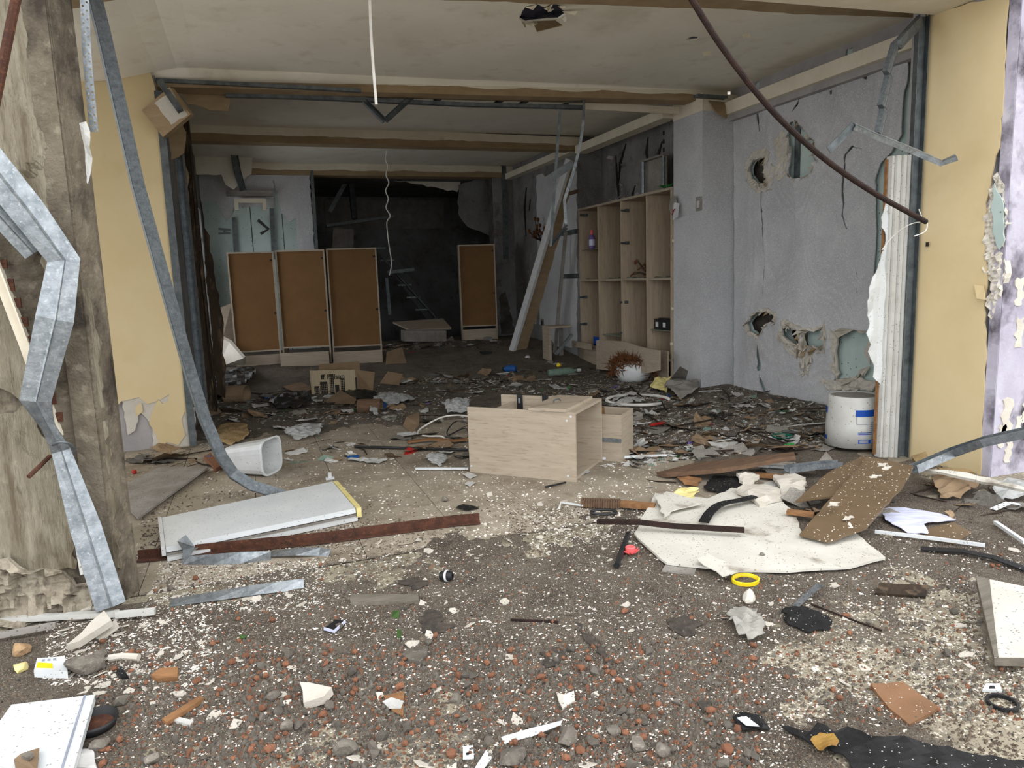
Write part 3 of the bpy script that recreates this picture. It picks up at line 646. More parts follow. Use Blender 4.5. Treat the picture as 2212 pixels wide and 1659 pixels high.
# left jamb profiles
lj = thing('door_jamb_profile', 'grey steel jamb profile at the edge of the left yellow wall', 'metal profile', pZ(425,960))
b0 = Vector((-.6,6.96,0)); MB().box(-.615,-.565,6.93,7.05,0,3.05).box(-.565,-.555,6.93,6.95,0,3.05).build('profile', M['galvd'], lj)
one('steel_stud', MB().channel([(-.50,7.6,.02),(-.50,7.6,3.0)], .07,.05,.003, up=Vector((-.4,-1,0))), M['galv'], 'bright upright steel stud just inside the left jamb', 'metal stud')
one('torn_board', MB().plate(rag(onY([(376,235),(402,285),(398,330),(370,345),(366,290)],7.5),.01,.05), FY(7.5), .014), M['card'], 'brown torn plasterboard piece under the left beam end', 'plasterboard')
# scorched column
cx0 = -.47
sc = thing('scorched_column', 'charred dark brown column by the left wall', 'column', (cx0-.13,8.6,0))
MB().plate([(-.70,0),(-.44,0),(-.46,3.2),(-.68,3.2)], FY(8.5), .24, disp=lambda x,z:.025*nz(x*8,z*2.5)+.012*nz(x*25,z*12), grid=.05).build('shaft', M['charred'], sc)
MB().plate(rag([(-.44,.2),(-.36,.15),(-.30,1.0),(-.37,1.9),(-.43,2.4)],.02,.08,3), FY(8.75), .03, disp=lambda x,z:.02*nz(x*14,z*6), grid=.05).build('peeling_lining', M['charred'], sc)
MB().plate(rag([(-.68,2.4),(-.52,2.3),(-.50,3.2),(-.68,3.2)],.02,.08,3), FY(8.45), .012).build('torn_paper', M['card'], sc)
# ceiling grid that came down behind the first beam
cg = thing('ceiling_frame', 'galvanised ceiling frame sagging behind the front beam', 'metal frame', pY(880,222,7.2))
MB().channel(path3([(488,210,7.2),(640,214,7.2),(785,220,7.2),(1000,230,7.2),(1262,236,7.15)]), .06,.035,.003).build('main_channel', M['galvd'], cg)
MB().channel(path3([(335,178,7.0),(640,192,6.97),(780,200,6.96)]), .05,.03,.003).build('edge_channel', M['galvd'], cg)
for a,b in (((935,228),(962,206)),((1065,232),(1100,209)),((1120,232),(1152,212)),((1205,236),(1258,214)),((628,212),(650,203))):
    MB().channel(path3([(a[0],a[1],7.18),(b[0],b[1],7.45)]), .05,.03,.003).build('cross_channel', M['galvd'], cg)
MB().channel(path3([(787,221,7.18),(830,264,7.12)]), .05,.04,.003, up=Vector((0,-1,.3))).build('hanging_piece', M['galvd'], cg)
MB().channel(path3([(832,262,7.12),(892,208,7.2)]), .05,.03,.003, up=Vector((0,-1,.3))).build('hanging_piece', M['galvd'], cg)
MB().box(pY(1225,225,7.3).x,4.7,7.25,7.27,3.16,3.235).build('board_edge', M['cream'], cg)
one('hanging_board', MB().plate(rag(onY([(385,190),(500,205),(492,240),(470,238),(405,225)],7.25),.01,.05,2), FY(7.25), .013, disp=lambda x,z:.05*nz(x*3,z*3), grid=.1), M['card'], 'loose brown board strip under the left end of the front beam', 'plasterboard')
# dangling stud loop
one('dangling_stud', MB().channel(path3([(1207,238,7.15),(1200,330,7.2),(1194,420,7.25),(1187,530,7.3),(1222,488,7.4)]), .055,.03,.003, up=Vector((1,-.4,0))), M['galvd'], 'thin steel stud hanging straight down from the ceiling frame', 'metal stud')
one('dangling_stud', MB().channel(path3([(1222,216,7.2),(1259,216,7.1),(1257,262,7.05),(1252,300,7.05),(1246,330,7.05),(1236,370,7.05),(1216,432,7.05),(1219,485,7.0)]), .06,.03,.003, up=Vector((1,-.4,0))), M['galv'], 'crooked bent stud dangling beside the straight one', 'metal stud')
one('brace_strip', MB().bar(path3([(1190,384,7.22),(1240,352,7.08)]), .08,.006,up=Y1), M['galvd'], 'slanting sheet strip between the two dangling studs', 'metal strip')
# cables
one('ceiling_cable', MB().tube(smooth_path(path3([(798,-30,4.2),(801,60,4.2),(806,140,4.2),(813,226,4.2)])), .008), M['wire'], 'straight white cable hanging from the front ceiling', 'cable')
pts = [(836,325),(833,345),(838,360),(834,378),(840,395),(833,412),(839,430),(834,448),(843,466),(836,480),(838,510),(842,540),(846,570),(841,595)]
one('curly_cable', MB().tube(smooth_path([pY(a,b,pZ(836,325,3.41).y) for a,b in pts]), .009, 6), M['wire'], 'thin wavy white cable hanging in the dark middle of the shop', 'cable')
# bent rebar
one('bent_rod', MB().tube(smooth_path(path3([(1470,-45,3.1),(1500,8,3.1),(1555,95,3.1),(1630,195,3.1),(1700,272,3.12),(1790,350,3.16),(1890,418,3.2),(2000,479,3.25)])), .0155, 10), M['rustdark'], 'long bent rusty rod hanging across the upper right', 'rod')
one('thin_wire', MB().tube(smooth_path(path3([(2000,478,3.24),(1965,485,3.3),(1930,510,3.4),(1905,540,3.45)])), .003, 5).tube(smooth_path(path3([(1985,452,3.24),(1992,470,3.24),(2003,482,3.24),(1998,500,3.24),(1975,510,3.24)])), .003, 5), M['wire'], 'thin white wire tangled on the end of the bent rod', 'wire')
one('hanging_clip', MB().box(*(lambda p:(p.x-.008,p.x+.008,p.y-.006,p.y+.006,p.z-.015,p.z+.015))(pX(2003,528,YX-.02))), M['blackp'], 'tiny black clip on the right yellow wall', 'clip')
# right jamb
rj = thing('window_jamb_frame', 'tall white plastic window jamb with grooved profile on the right', 'window frame', pZ(1930,988))
x0 = pZ(1905,990).x; zt = pY(1930,335,3.92).z
fx = [(4.262,4.272,3.972,3.995,'edge_board','orangewood',.02,zt-.02),(4.275,4.295,3.94,3.99,'frame_lip','upvcd',0,zt),(4.299,4.335,3.92,3.99,'frame_rail','upvcd',0,zt),(4.339,4.365,3.90,3.99,'frame_rail','upvcd',0,zt),(4.369,4.395,3.88,3.99,'frame_lip','upvcd',0,zt)]
for a,b,c,d,nm,mt,z0,z1 in fx: MB().box(a,b,c,d,z0,z1).build(nm, M[mt], rj)
one('jamb_channel', MB().channel([(4.425,3.90,0),(4.425,3.90,3.06)], .075,.05,.004, up=Vector((-.3,-1,0))), M['galvd'], 'full-height galvanised channel beside the right yellow wall', 'metal channel')
MB2 = MB().plate(rag(onY([(1915,435),(1905,470),(1912,520),(1905,560),(1885,600),(1872,650),(1880,700),(1872,720),(1882,745),(1876,760),(1890,790),(1888,815),(1905,835),(1912,830),(1918,440)],3.96),.008,.03,5), FY(3.96), .005, disp=lambda x,z:.02*nz(x*12,z*6), grid=.05)
one('torn_sheet', MB2, M['white'], 'ragged white sheet torn along the window jamb', 'sheet')
hs = thing('hanging_stud', 'kinked galvanised stud hanging at the top right corner', 'metal stud', pY(1960,180,3.85))
MB().stud(path3([(1994,45,3.84),(1948,95,3.8),(1940,100,3.82),(1922,158,3.78),(1927,166,3.80),(1911,230,3.76),(1916,238,3.78),(1904,292,3.74)]), .07,.04,.003, up=Vector((.6,-1,0))).build('upright', M['galvm'], hs)
MB().stud(path3([(1846,266,3.7),(1900,290,3.68),(1980,322,3.6),(2035,346,3.5),(2064,334,3.45)]), .055,.035,.003, up=Vector((.2,-.6,1))).build('arm', M['galv'], hs)
MB().bar(path3([(1844,270,3.7),(1820,295,3.72),(1790,325,3.74)]), .05,.004,up=Vector((.3,-1,.2))).build('twisted_end', M['galvd'], hs)
# fittings on the right side
def onwall(name, px, py, w, h, d, x, mat, lab, cat, rnd=False):
    p = pX(px,py,x); return one(name, MB().box(x-d,x,p.y-w/2,p.y+w/2,p.z-h/2,p.z+h/2), mat, lab, cat)
sw = thing('light_switch', 'grey light switch plate on the pilaster', 'switch', pX(1513,440,4.75))
p = pY(1530,440,6.88)
p = pX(1511,440,4.75)
MB().box(4.735,4.75,p.y-.05,p.y+.05,p.z-.075,p.z+.075).build('plate', M['greyboard'], sw); MB().box(4.728,4.735,p.y-.022,p.y+.022,p.z-.045,p.z+.03).build('rocker', M['upvcd'], sw)
ck_ = thing('broken_wall_ornament', 'broken white oval ornament hanging at the pilaster edge', 'ornament', pX(1464,450,4.72))
p = pX(1464,452,4.72)
MB().lathe([(0,0),(.07,0),(.08,.01),(.07,.02),(0,.025)], (p+Y1*.08+Z1*.05, Y1, Z1*1.4, -X1), 20).build('disc', M['greyboard'], ck_)
MB().slab([p+Vector((-.02,.05,.09)),p+Vector((-.02,-.05,.06)),p+Vector((-.05,-.06,-.09)),p+Vector((-.05,.03,-.12))],.012).build('shard', M['white'], ck_)
MB().bar([p+Vector((-.055,.03,-.02)),p+Vector((-.055,-.03,.0))],.012,.003).bar([p+Vector((-.057,.03,-.06)),p+Vector((-.057,-.02,.0))],.012,.003).build('red_mark', M['red'], ck_)
for k,(px,py,lab) in enumerate(((1156,691,'white socket plate low on the rear right wall, nearer the leaning board'),(1172,697,'dark open socket box right of the white socket plate'))):
    s = thing('wall_socket', lab, 'socket', pX(px,py,4.74)); p = pX(px,py,4.74)
    MB().box(4.728,4.742,p.y-.06,p.y+.06,p.z-.07,p.z+.07).build('plate', M['upvcd'] if k == 0 else M['greyboard'], s)
    MB().box(4.722,4.728,p.y-.03,p.y+.03,p.z-.04,p.z+.04).build('insert', M['blackp'], s)
# dried wreath on the rear right wall
wv = thing('dried_flower_spray', 'dried brown flower spray on the rear right wall', 'dried flowers', pX(1168,495,4.7))
mb = MB(); p = pX(1168,520,4.7); heads = MB()
for k in range(14):
    a = RND.uniform(-1.2,1.2); l = RND.uniform(.12,.4); q = p+Vector((-RND.uniform(.02,.12), sin(a)*l, cos(a)*l))
    mb.tube([p,(p+q)/2+Vector((-.03,0,0)),q],.006,4)
    heads.lathe([(.0,-.02),(.03,-.01),(.035,.015),(0,.03)], (q,Y1,Z1,-X1), 7)
mb.build('stems', M['splinter'], wv); tag(heads.build('heads', M['fibre'], wv),None,kind='stuff')
# ------------------------------------------------------------------ cabinets
def cabinet(label, L, Rr, ztop, out, frac=.2, gap=0.0, group=None, side_w=.022, dep=.36):
    L, Rr = Vector(L), Vector(Rr); z0 = min(L.z,Rr.z)-.02
    u = (Rr-L); u.z = 0; W = u.length; u.normalize(); n = Vector((u.y,-u.x,0))
    if n.y > 0: n = -n
    o = Vector((L.x,L.y,z0)); F = (o,u,Z1,n); Hh = ztop-z0; zl = Hh*frac
    t = thing('tall_cabinet', label, 'cabinet', o+u*(W/2)-n*(dep/2), group)
    MB().fbox(F,0,side_w,0,Hh,-dep,0).build('side_panel', M['wood'], t); MB().fbox(F,W-side_w,W,0,Hh,-dep,0).build('side_panel', M['wood'], t)
    MB().fbox(F,side_w,W-side_w,Hh-.022,Hh,-dep,0).build('top_panel', M['wood'], t)
    bp = MB().fbox(F,side_w,W-side_w,zl+.02,Hh-.022,-.05,-.035).build('back_board', M['hard'], t)
    for zz_ in (.5*Hh,.93*Hh): MB().fbox(F,W-side_w-.035,W-side_w,zz_-.014,zz_+.014,-.034,-.02).build('hinge', M['splinter'], bp)
    MB().fbox(F,side_w,W-side_w,zl,zl+.02,-dep,.0).build('shelf', M['wood'], t)
    MB().fbox(F,side_w,W-side_w,0,.03,-dep,0).build('bottom_panel', M['wood'], t)
    d = MB().fbox(F,.004,W-.004,.01,zl-.05+gap,out-.02,out).build('drawer_front', M['wood'], t)
    MB().fbox(F,.03,W-.03,.04,zl-.09,out-.3,out-.28).fbox(F,.03,.045,.04,zl-.09,out-.28,out-.02).fbox(F,W-.045,W-.03,.04,zl-.09,out-.28,out-.02).fbox(F,.03,W-.03,.04,.05,out-.28,out-.02).build('drawer_box', M['hard'], d)
    return t
def ztopat(px, py, P): 
    return pY(px,py,P.y).z
A,B = G(512,806), G(611,803); cabinet('left of three tall cabinets with brown back boards, drawer shut', A, B, ztopat(490,545,A), .0, .19, group='row of three tall cabinets')
A,B = G(614,800), G(718,797); cabinet('middle of three tall cabinets, bottom drawer hanging open', A, B, ztopat(597,541,A), .22, .20, group='row of three tall cabinets')
A,B = G(722,799), G(828,795); cabinet('right of three tall cabinets, nearest the dark opening', A, B, ztopat(706,537,A), .18, .20, group='row of three tall cabinets')
A,B = pY(998,733,12.35), pY(1076,734,12.2); cabinet('lone tall cabinet with brown back board by the rear opening', A, B, ztopat(996,529,A), .0, .16)
# tall open shelving in the alcove
UX = 4.74; ya, yb = 7.47, 10.03; zb, zt2, zm, zs = .05, 2.36, 1.33, .36
un = thing('shelving_unit', 'tall pale oak shelving unit with eight open bays built into the wall', 'shelving', (4.94,8.75,0))
def ub(nm,x0,x1,y0,y1,z0,z1,mt='woodv',par=un): return MB().box(x0,x1,y0,y1,z0,z1).build(nm, M[mt], par)
ub('side_panel',UX,5.12,ya,ya+.03,zb,zt2); ub('side_panel',UX,5.12,yb-.03,yb,zb,zt2)
ub('back_panel',5.10,5.12,ya,yb,zb,zt2,'hard'); ub('top_panel',UX-.02,5.12,ya-.01,yb+.01,zt2,zt2+.03,'wood'); ub('base_panel',UX+.01,5.10,ya,yb,zs-.03,zs)
dv = [pX(px,600,UX).y for px in (1397.5,1342.7,1293.6)]
for y in dv: ub('partition',UX,5.10,y-.018,y+.018,zb,zt2)
ed = [ya]+dv+[yb]
for i in range(4): ub('middle_shelf',UX+.005,5.10,ed[i]+.03,ed[i+1]-.03,zm-.015,zm+.015,'wood')
def gsh(i,z,lab=None):
    return tag(MB().box(UX+.03,5.09,ed[i]+.03,ed[i+1]-.03,z-.004,z+.004).build('glass_shelf', M['glass'], un), 'dusty glass shelf')
gsh(3,pX(1270,540,UX+.1).z); gsh(0,pX(1430,712,UX+.1).z); gsh(2,pX(1318,722,UX+.1).z)
for px,py in ((1256,465),(1344,455),(1344,525),(1255,642),(1342,653),(1255,700),(1342,719)):
    p = pX(px,py,UX); h_ = MB().tube([p+Vector((-.03,-.02,0)),p+Vector((.05,-.02,0))],.014,8).box(p.x+.03,p.x+.09,p.y-.035,p.y-.015,p.z-.02,p.z+.02).build('hinge', M['galvd'], un)
for px,py in ((1456,520),(1454,667),(1452,743)):
    p = pX(px,py,UX); MB().lathe([(0,-.02),(.018,-.015),(.02,.0),(0,.01)],(p+Y1*.02-X1*.005,Y1,Z1,-X1),10).build('knob', M['cream'], un)
d = ub('door',UX-.03,UX-.008,dv[2]+.03,yb,.06,zs+.0,'wood'); 
d = ub('door',UX-.05,UX-.028,ya+.02,dv[0]-.05,.03,pX(1430,757,UX-.05).z,'wood')
p = pX(1407,788,UX-.05); MB().lathe([(0,-.02),(.014,-.015),(.016,0)],(p-X1*.0-Y1*.02,Y1,Z1,-X1),10).build('knob', M['cream'], d)
d = ub('door',UX-.16,UX-.14,dv[2]-.02,yb-.02,.33,.42,'wood')
# detached panel propped across the lower bays
x_ = UX-.30
fp = thing('fallen_door_panel', 'pale oak door panel with wavy top propped against the shelving', 'door panel', pX(1345,800,x_))
pp = onX([(1288,735),(1342,737),(1360,741),(1380,748),(1400,753),(1424,757),(1424,800),(1400,806),(1340,803),(1288,797)], x_)
MB().plate(pp, FX(x_), .02).build('panel', M['wood'], fp)
for px,py in ((1292,762),(1292,773),(1365,770),(1365,783)):
    p = pX(px,py,x_); MB().lathe([(0,-.015),(.014,-.012),(.015,0)],(p,Y1,Z1,-X1),10).build('knob', M['galvd'], fp)
# things in the shelving
bt = thing('spray_bottle', 'blue and pink bottle standing on the glass shelf', 'bottle', (lambda q: Vector((UX+.06,q.y,pX(1270,540,UX+.1).z+.004)))(pX(1279,535,UX+.06)))
o_ = Vector(bt['_o']); FBt = (o_,X1,Y1,Z1)
MB().lathe([(0,0),(.042,0),(.045,.02),(.045,.17),(.03,.2),(.018,.21)],FBt,16).build('body', M['purple'], bt,smooth=True); MB().lathe([(.018,.21),(.02,.21),(.02,.26),(.012,.28),(0,.28)],FBt,12).build('cap', M['pink'], bt); MB().lathe([(.0462,.05),(.0462,.14)],FBt,16).build('label_band', M['lav'], bt)
p = Vector((UX+.14,ed[3]+.13,zs)); bb = MB().box(p.x-.08,p.x+.1,p.y,p.y+.2,p.z,p.z+.02).box(p.x-.08,p.x-.07,p.y,p.y+.2,p.z,p.z+.13).box(p.x+.09,p.x+.1,p.y,p.y+.2,p.z,p.z+.13).box(p.x-.08,p.x+.1,p.y,p.y+.01,p.z,p.z+.12).box(p.x-.08,p.x+.1,p.y+.19,p.y+.2,p.z,p.z+.1)
one('open_box', bb, M['bluep'], 'crumpled blue box in the lower left bay of the shelving', 'box')
zq = pX(1430,712,UX+.1).z+.004
bx = thing('battery_pack', 'black device with white stickers on the right-hand glass shelf', 'device', Vector((UX+.13,ed[0]+.32,zq))); p = Vector(bx['_o'])
MB().box(p.x-.06,p.x+.08,p.y-.21,p.y+.2,zq,zq+.13).build('case', M['blackp'], bx)
for k,yy in enumerate((.13,-.04)): MB().box(p.x-.064,p.x-.06,p.y+yy-.03,p.y+yy+.03,zq+.03,zq+.09).build('sticker', M['white'], bx)
MB().box(p.x-.02,p.x+.05,p.y-.15,p.y+.16,zq+.13,zq+.14).build('lid', M['blackp'], bx)
pb = thing('dried_bouquet', 'withered brown bouquet lying on the middle shelf', 'dried flowers', Vector((UX+.12,ed[1]+.25,zm+.015))); p = Vector(pb['_o'])
mb = MB(); lf = MB()
for k in range(16):
    q = p+Vector((RND.uniform(-.08,.1),RND.uniform(-.22,.25),RND.uniform(.02,.26))); mb.tube([p+Vector((0,-.15,.02)),(p+q)/2+Vector((0,0,.04)),q],.005,4)
    lf.add([q,q+Vector((.02,.05,.02)),q+Vector((-.01,.09,-.02)),q+Vector((-.02,.04,-.03))],[(0,1,2,3)])
mb.build('stems', M['splinter'], pb); lf.build('petals', M['fibre'], pb)
for i,lab in ((0,'right-hand'),(1,'third'),(2,'second'),(3,'left-hand')):
    mb = MB()
    for k in range(14):
        a = Vector((UX+RND.uniform(.03,.22),RND.uniform(ed[i]+.06,ed[i+1]-.06),zm+.017)); s = RND.uniform(.02,.06)
        mb.slab([a+Vector((RND.uniform(-s,s),s,0)),a+Vector((s,-s,0)),a+Vector((-s,-s*.6,RND.uniform(0,.02)))],.003)
    tag(mb.build('glass_fragments', M['glass']), 'broken glass bits on the %s middle shelf of the unit' % lab, 'glass', kind='stuff')
for i,lab in ((1,'under the third bay'),(2,'under the second bay')):
    mb = MB()
    for k in range(7):
        a = Vector((UX+RND.uniform(.05,.25),RND.uniform(ed[i]+.1,ed[i+1]-.1),zs+.02)); s = RND.uniform(.05,.13)
        mb.slab([a+Vector((RND.uniform(-s,s),s,.05)),a+Vector((s,-s,RND.uniform(0,.05))),a+Vector((-s,-s*.6,RND.uniform(0,.08)))],.004)
    tag(mb.build('glass_fragments', M['glass']), 'larger glass shards lying %s of the shelving' % lab, 'glass', kind='stuff')
# on top of the shelving
st = thing('acrylic_display_stand', 'grey display stand with chrome posts on top of the shelving', 'display stand', pX(1410,425,4.9)); 
a, b = pX(1392,430,4.9), pX(1436,425,4.9); zt3 = zt2+.03; zh = pX(1412,340,4.9).z
MB().box(4.86,4.95,b.y-.02,a.y+.04,zh-.02,zh).build('top_plate', M['greyboard'], st)
MB().box(4.93,4.94,b.y,a.y,zt3,zh-.02).build('back_sheet', M['greyboard'], st)
MB().tube([(4.88,a.y,zt3),(4.88,a.y,zh)],.02).build('post', M['galv'], st); MB().tube([(4.88,b.y,zt3),(4.88,b.y,zh)],.015).build('post', M['galv'], st)
mb = MB()
for k in range(7): mb.box(4.915,4.93,b.y+.05,b.y+.07,zt3+.08+.1*k,zt3+.13+.1*k)
mb.build('slots', M['blackp'], st)
gp = thing('green_leaf_sprig', 'green leafy sprig lying on the shelving top', 'leaves', pX(1436,416,4.8)); p = Vector((4.82,ya+.22,zt3)); gp.location = p; gp['_o'] = tuple(p)
for k in range(6):
    a = RND.uniform(0,2*pi); l = RND.uniform(.12,.28); q = p+Vector((-.03+.2*abs(cos(a))*.3,sin(a)*l,.03+.05*RND.random()))
    MB().add([p+Z1*.01,(p+q)/2+Vector((.03,0,.03)),q,(p+q)/2+Vector((-.03,0,.02))],[(0,1,2,3)]).build('leaf', M['green'], gp)
mb = MB()
for k in range(20):
    a = Vector((4.8+RND.random()*.2, RND.uniform(8.2,9.3), zt3+.01)); s = RND.uniform(.03,.1)
    mb.slab([a+Vector((-s*.4,s,RND.random()*.05)),a+Vector((s*.4,s*.3,RND.random()*.06)),a+Vector((0,-s,0))],.006)
tag(mb.build('plaster_rubble', M['greywall']), 'plaster bits fallen on top of the shelving', 'rubble', kind='stuff')

# ------------------------------------------------------------------ rear of the shop
# long leaning board
lb = thing('leaning_board', 'long white-edged beige board leaning from the ceiling to the floor', 'board', G(1120,775))
a, b = G(1105,772), pY(1233,345,9.6)
v_ = (b-a).normalized(); u_ = Vector((1,.25,0)); u_ = (u_-v_*u_.dot(v_)).normalized(); n_ = v_.cross(u_)
if n_.y > 0: n_ = -n_
Lb = (b-a).length
MB().fbox((a,u_,v_,n_),-.05,.0,0,Lb,-.06,.06).build('white_edge', M['upvc'], lb)
MB().plate(rag([(0,0),(.26,0),(.26,1.1),(.22,2.2),(.1,Lb),(0,Lb)],.015,.12), (a,u_,v_,n_), .03).build('beige_face', M['card'], lb)
one('thin_batten', MB().bar([(lambda q: Vector((q.x,q.y,gl(q.x,q.y))))(pX(1197,700,4.5)),pX(1222,500,4.66)], .05,.03,up=Y1), M['greyboard'], 'thin pale batten leaning on the rear right wall', 'batten')
bxp = pX(1205,765,4.30); bxp.z = gl(bxp.x,bxp.y); F_ = (bxp,X1,Z1,-Y1)
sb = thing('broken_box', 'broken open oak box standing on the rubble by the rear right wall', 'box', bxp)
MB().fbox(F_,-.14,-.10,0,.50,-.25,.0).build('side_panel', M['wood'], sb); MB().fbox(F_,-.14,.22,.50,.53,-.25,.05).build('top_panel', M['wood'], sb); MB().fbox(F_,.14,.2,.05,.5,-.27,-.24).build('back_panel', M['greyboard'], sb)
one('steel_strut', MB().bar([pX(1200,766,4.2),pX(1236,722,4.45)], .045,.03,up=Y1), M['galv'], 'short shiny steel strut leaning beside the broken oak box', 'strut')
# hanging ceiling sheets at the rear left
for k,(pl_,lab) in enumerate((([(410,322),(506,318),(516,398),(505,410),(487,399),(478,377),(425,378)],'sagging white ceiling sheet at the left rear corner'),([(513,318),(545,340),(543,375),(524,392),(516,350)],'small torn ceiling sheet right of the slanting stud'))):
    one('ceiling_sheet', MB().plate(rag(onY(pl_,12.3),.015,.08,k), FY(12.3), .012, disp=lambda x,z:.06*nz(x*2,z*2), grid=.15), M['ceil'], lab, 'plasterboard')
one('slanting_stud', MB().channel(path3([(502,318,12.1),(512,370,12.2),(524,412,12.3)]), .10,.05,.004,up=Vector((.2,-1,0))), M['galvd'], 'dark slanting stud between the hanging ceiling sheets', 'metal stud')
one('wall_bracket', MB().bar([pY(557,475,12.8),pY(580,495,12.8),pY(563,505,12.8)],.05,.02,up=Y1), M['blackp'], 'black bent bracket on the green rear wall', 'bracket')
one('shelf_bracket', MB().bar([pY(472,494,12.90),pY(497,497,12.90)],.02,.03).bar([pY(472,504,12.90),pY(497,504,12.90)],.02,.03).bar([pY(484,494,12.90),pY(484,504,12.90)],.02,.03,up=Y1), M['galvd'], 'small grey shelf bracket at the left of the green rear wall', 'bracket')
one('fallen_plaster_slab', MB().slab([G(475,790,.02),pY(470,720,11.3),pY(500,735,11.2),pY(530,770,10.9),G(532,795,.03)],.05), M['plaster_white'], 'white broken plaster slab propped against the scorched column', 'plaster slab')
one('fallen_shelf_board', MB().slab([pY(462,670,12.4),pY(500,655,12.5),pY(506,760,11.9),pY(470,775,11.7)],.04), M['wood'], 'broken oak board sticking out left of the three cabinets', 'board')
# rear room contents
RY = 16.55
one('wall_panel', MB().plate(onY([(700,433),(958,433),(958,493),(704,497)],RY), FY(RY-.02), .03), M['greyboard'], 'pale rectangular panel on the dark rear wall', 'panel')
one('hanging_tube', MB().tube(path3([(757,385,14.5),(766,473,14.3)]), .06), M['galvd'], 'thick grey tube hanging in the dark opening', 'tube')
one('hanging_strip', MB().bar(path3([(750,388,14.5),(712,458,14.6)]), .08,.02,up=Y1), M['galvd'], 'dark strip hanging slantwise left of the thick tube', 'strip')
one('sagging_sheet', MB().plate(rag(onY([(748,380),(900,386),(995,388),(988,415),(900,398),(840,388)],14.0),.02,.1), FY(14.0), .012, disp=lambda x,z:.05*nz(x*2,z*2), grid=.2), M['ceil'], 'sagging ceiling sheet above the dark opening', 'plasterboard')
one('hanging_corner_sheet', MB().plate(rag(onY([(990,400),(1055,380),(1060,510),(1010,490),(990,460)],13.6),.02,.1), FY(13.6), .012, disp=lambda x,z:.05*nz(x*2,z*2), grid=.2), M['sooty'], 'torn grey sheet at the right of the dark opening', 'plasterboard')
one('fallen_rail', MB().bar(path3([(705,488,14.4),(850,468,14.4)]), .12,.05), M['galvd'], 'dark rail wedged across the dark opening', 'rail')
one('leaning_pale_board', MB().plate(rag(onY([(720,493),(764,495),(762,560),(716,560)],14.3),.015,.08), FY(14.3), .02), M['greyboard'], 'pale torn board behind the right of the three cabinets', 'board')
sta = thing('steel_staircase', 'collapsed dark steel staircase in the rear opening', 'staircase', pY(880,690,14.2))
for k,dy in enumerate((14.0,14.7)):
    MB().bar(path3([(815,520,dy),(935,690,dy)]), .03,.22,up=Z1).build('stringer', M['blackp'], sta)
for k in range(6):
    t = (k+.6)/6.4; a = pY(815+120*t-8,520+170*t,13.95); b = pY(815+120*t-8,520+170*t,14.75)
    MB().bar([a,b],.26,.03).build('tread', M['galvd'], sta)
MB().tube(path3([(830,560,13.9),(950,695,13.9)]),.02).build('handrail', M['galvd'], sta)
for k,(x0,y0,x1,y1) in enumerate(((838,588,895,582),(835,600,842,680))):
    MB().bar(path3([(x0,y0,13.7),(x1,y1,13.7)]),.06,.03,up=Y1).build('loose_rail', M['galvd'], sta)
for k,(pl_,t,mt,lab) in enumerate((([(860,698,.35),(972,690,.35),(975,708,.32),(885,712,.30)],.03,'wood','oak board lying on the heap in the rear opening'),([(866,712,.02),(955,712,.02),(955,735,.0),(866,735,.0)],.3,'greyboard','overturned grey box under the oak board at the rear'),([(832,795,.2),(880,790,.2),(868,750,.35),(835,760,.3)],.015,'cardboard','brown carton flap beside the right of the three cabinets'))):
    pts = [(lambda q: Vector((q.x,q.y,q.z)))(pY(a,b,12.6 if k < 2 else 10.6)) for a,b,c in pl_]
    if k == 0: pts = [Vector((p.x,p.y+(.5 if i < 2 else 0),p.z)) for i,p in enumerate(pts)]
    one('loose_board' if k == 0 else ('overturned_box' if k == 1 else 'carton_flap'), MB().slab(pts,t), M[mt], lab, 'board' if k == 0 else 'box' if k == 1 else 'cardboard')

# ------------------------------------------------------------------ overturned drawer unit in the middle
BL, BR = G(1015,1020), G(1245,1042)
u = (BR-BL); u.z = 0; W = u.length; u.normalize(); bk = Vector((-u.y,u.x,0))
if bk.y < 0: bk = -bk
o_ = BL.copy(); o_.z = .0
F_ = (o_,u,Z1,-bk)
dz = .0
def zfor(P, py):   # height above the ground point at which a vertical reaches a picture row
    lo_, hi_ = 0, 3
    for _ in range(40):
        mid = (lo_+hi_)/2; d = Vector((P.x,P.y,mid))-CAM
        y = 829.5-FPX*d.dot(_u)/d.dot(_f)
        if y > py: lo_ = mid
        else: hi_ = mid
    return lo_
hL, hR = zfor(BL,878), zfor(BR,892); hh_ = (hL+hR)/2
D = max(.3,min(.7,(pZ(1053,850,hh_)-o_).dot(bk))); print('DESK D',D,W,hh_)
dk = thing('overturned_drawer_unit', 'overturned pale oak drawer unit lying open in the middle of the floor', 'drawer unit', o_+u*(W/2)+bk*(D/2))
fpn = MB().fbox(F_,0,W,.0,hh_,-.02,0).build('side_panel', M['wood'], dk)
for a,b in ((W-.03,hh_-.03),(W-.06,hh_-.06),(.015,.05),(W-.06,.04)):
    q = F_[0]+u*a+Z1*b-bk*.001; MB().lathe([(0,.001),(.008,.001),(.008,0)],(q,u,Z1,-bk),10).build('screw_cap', M['white'], fpn)
fr = MB().fbox(F_,.0,W+.0,.0,hh_+.0,-D,-D+.02).build('side_panel', M['wood'], dk)
for a in (.12,.30,.48):
    q = MB().fbox(F_,a*1.2,a*1.2+.045,hh_-.12,hh_+.01,-D+.02,-D+.035).build('drawer_slide', M['blackp'], fr)
    if a != .30: MB().fbox(F_,a*1.2+.014,a*1.2+.03,hh_-.06,hh_-.02,-D+.035,-D+.038).build('steel_clip', M['galv'], q)
MB().fbox(F_,W-.14,W,hh_-.018,hh_,-D+.02,-.02).build('end_board', M['wood'], dk)
MB().fbox(F_,W-.34,W-.06,hh_,hh_+.02,-D+.04,.01).build('loose_board', M['wood'], dk)
q = o_+u*(W-.2)+Z1*(hh_+.02)+bk*.2
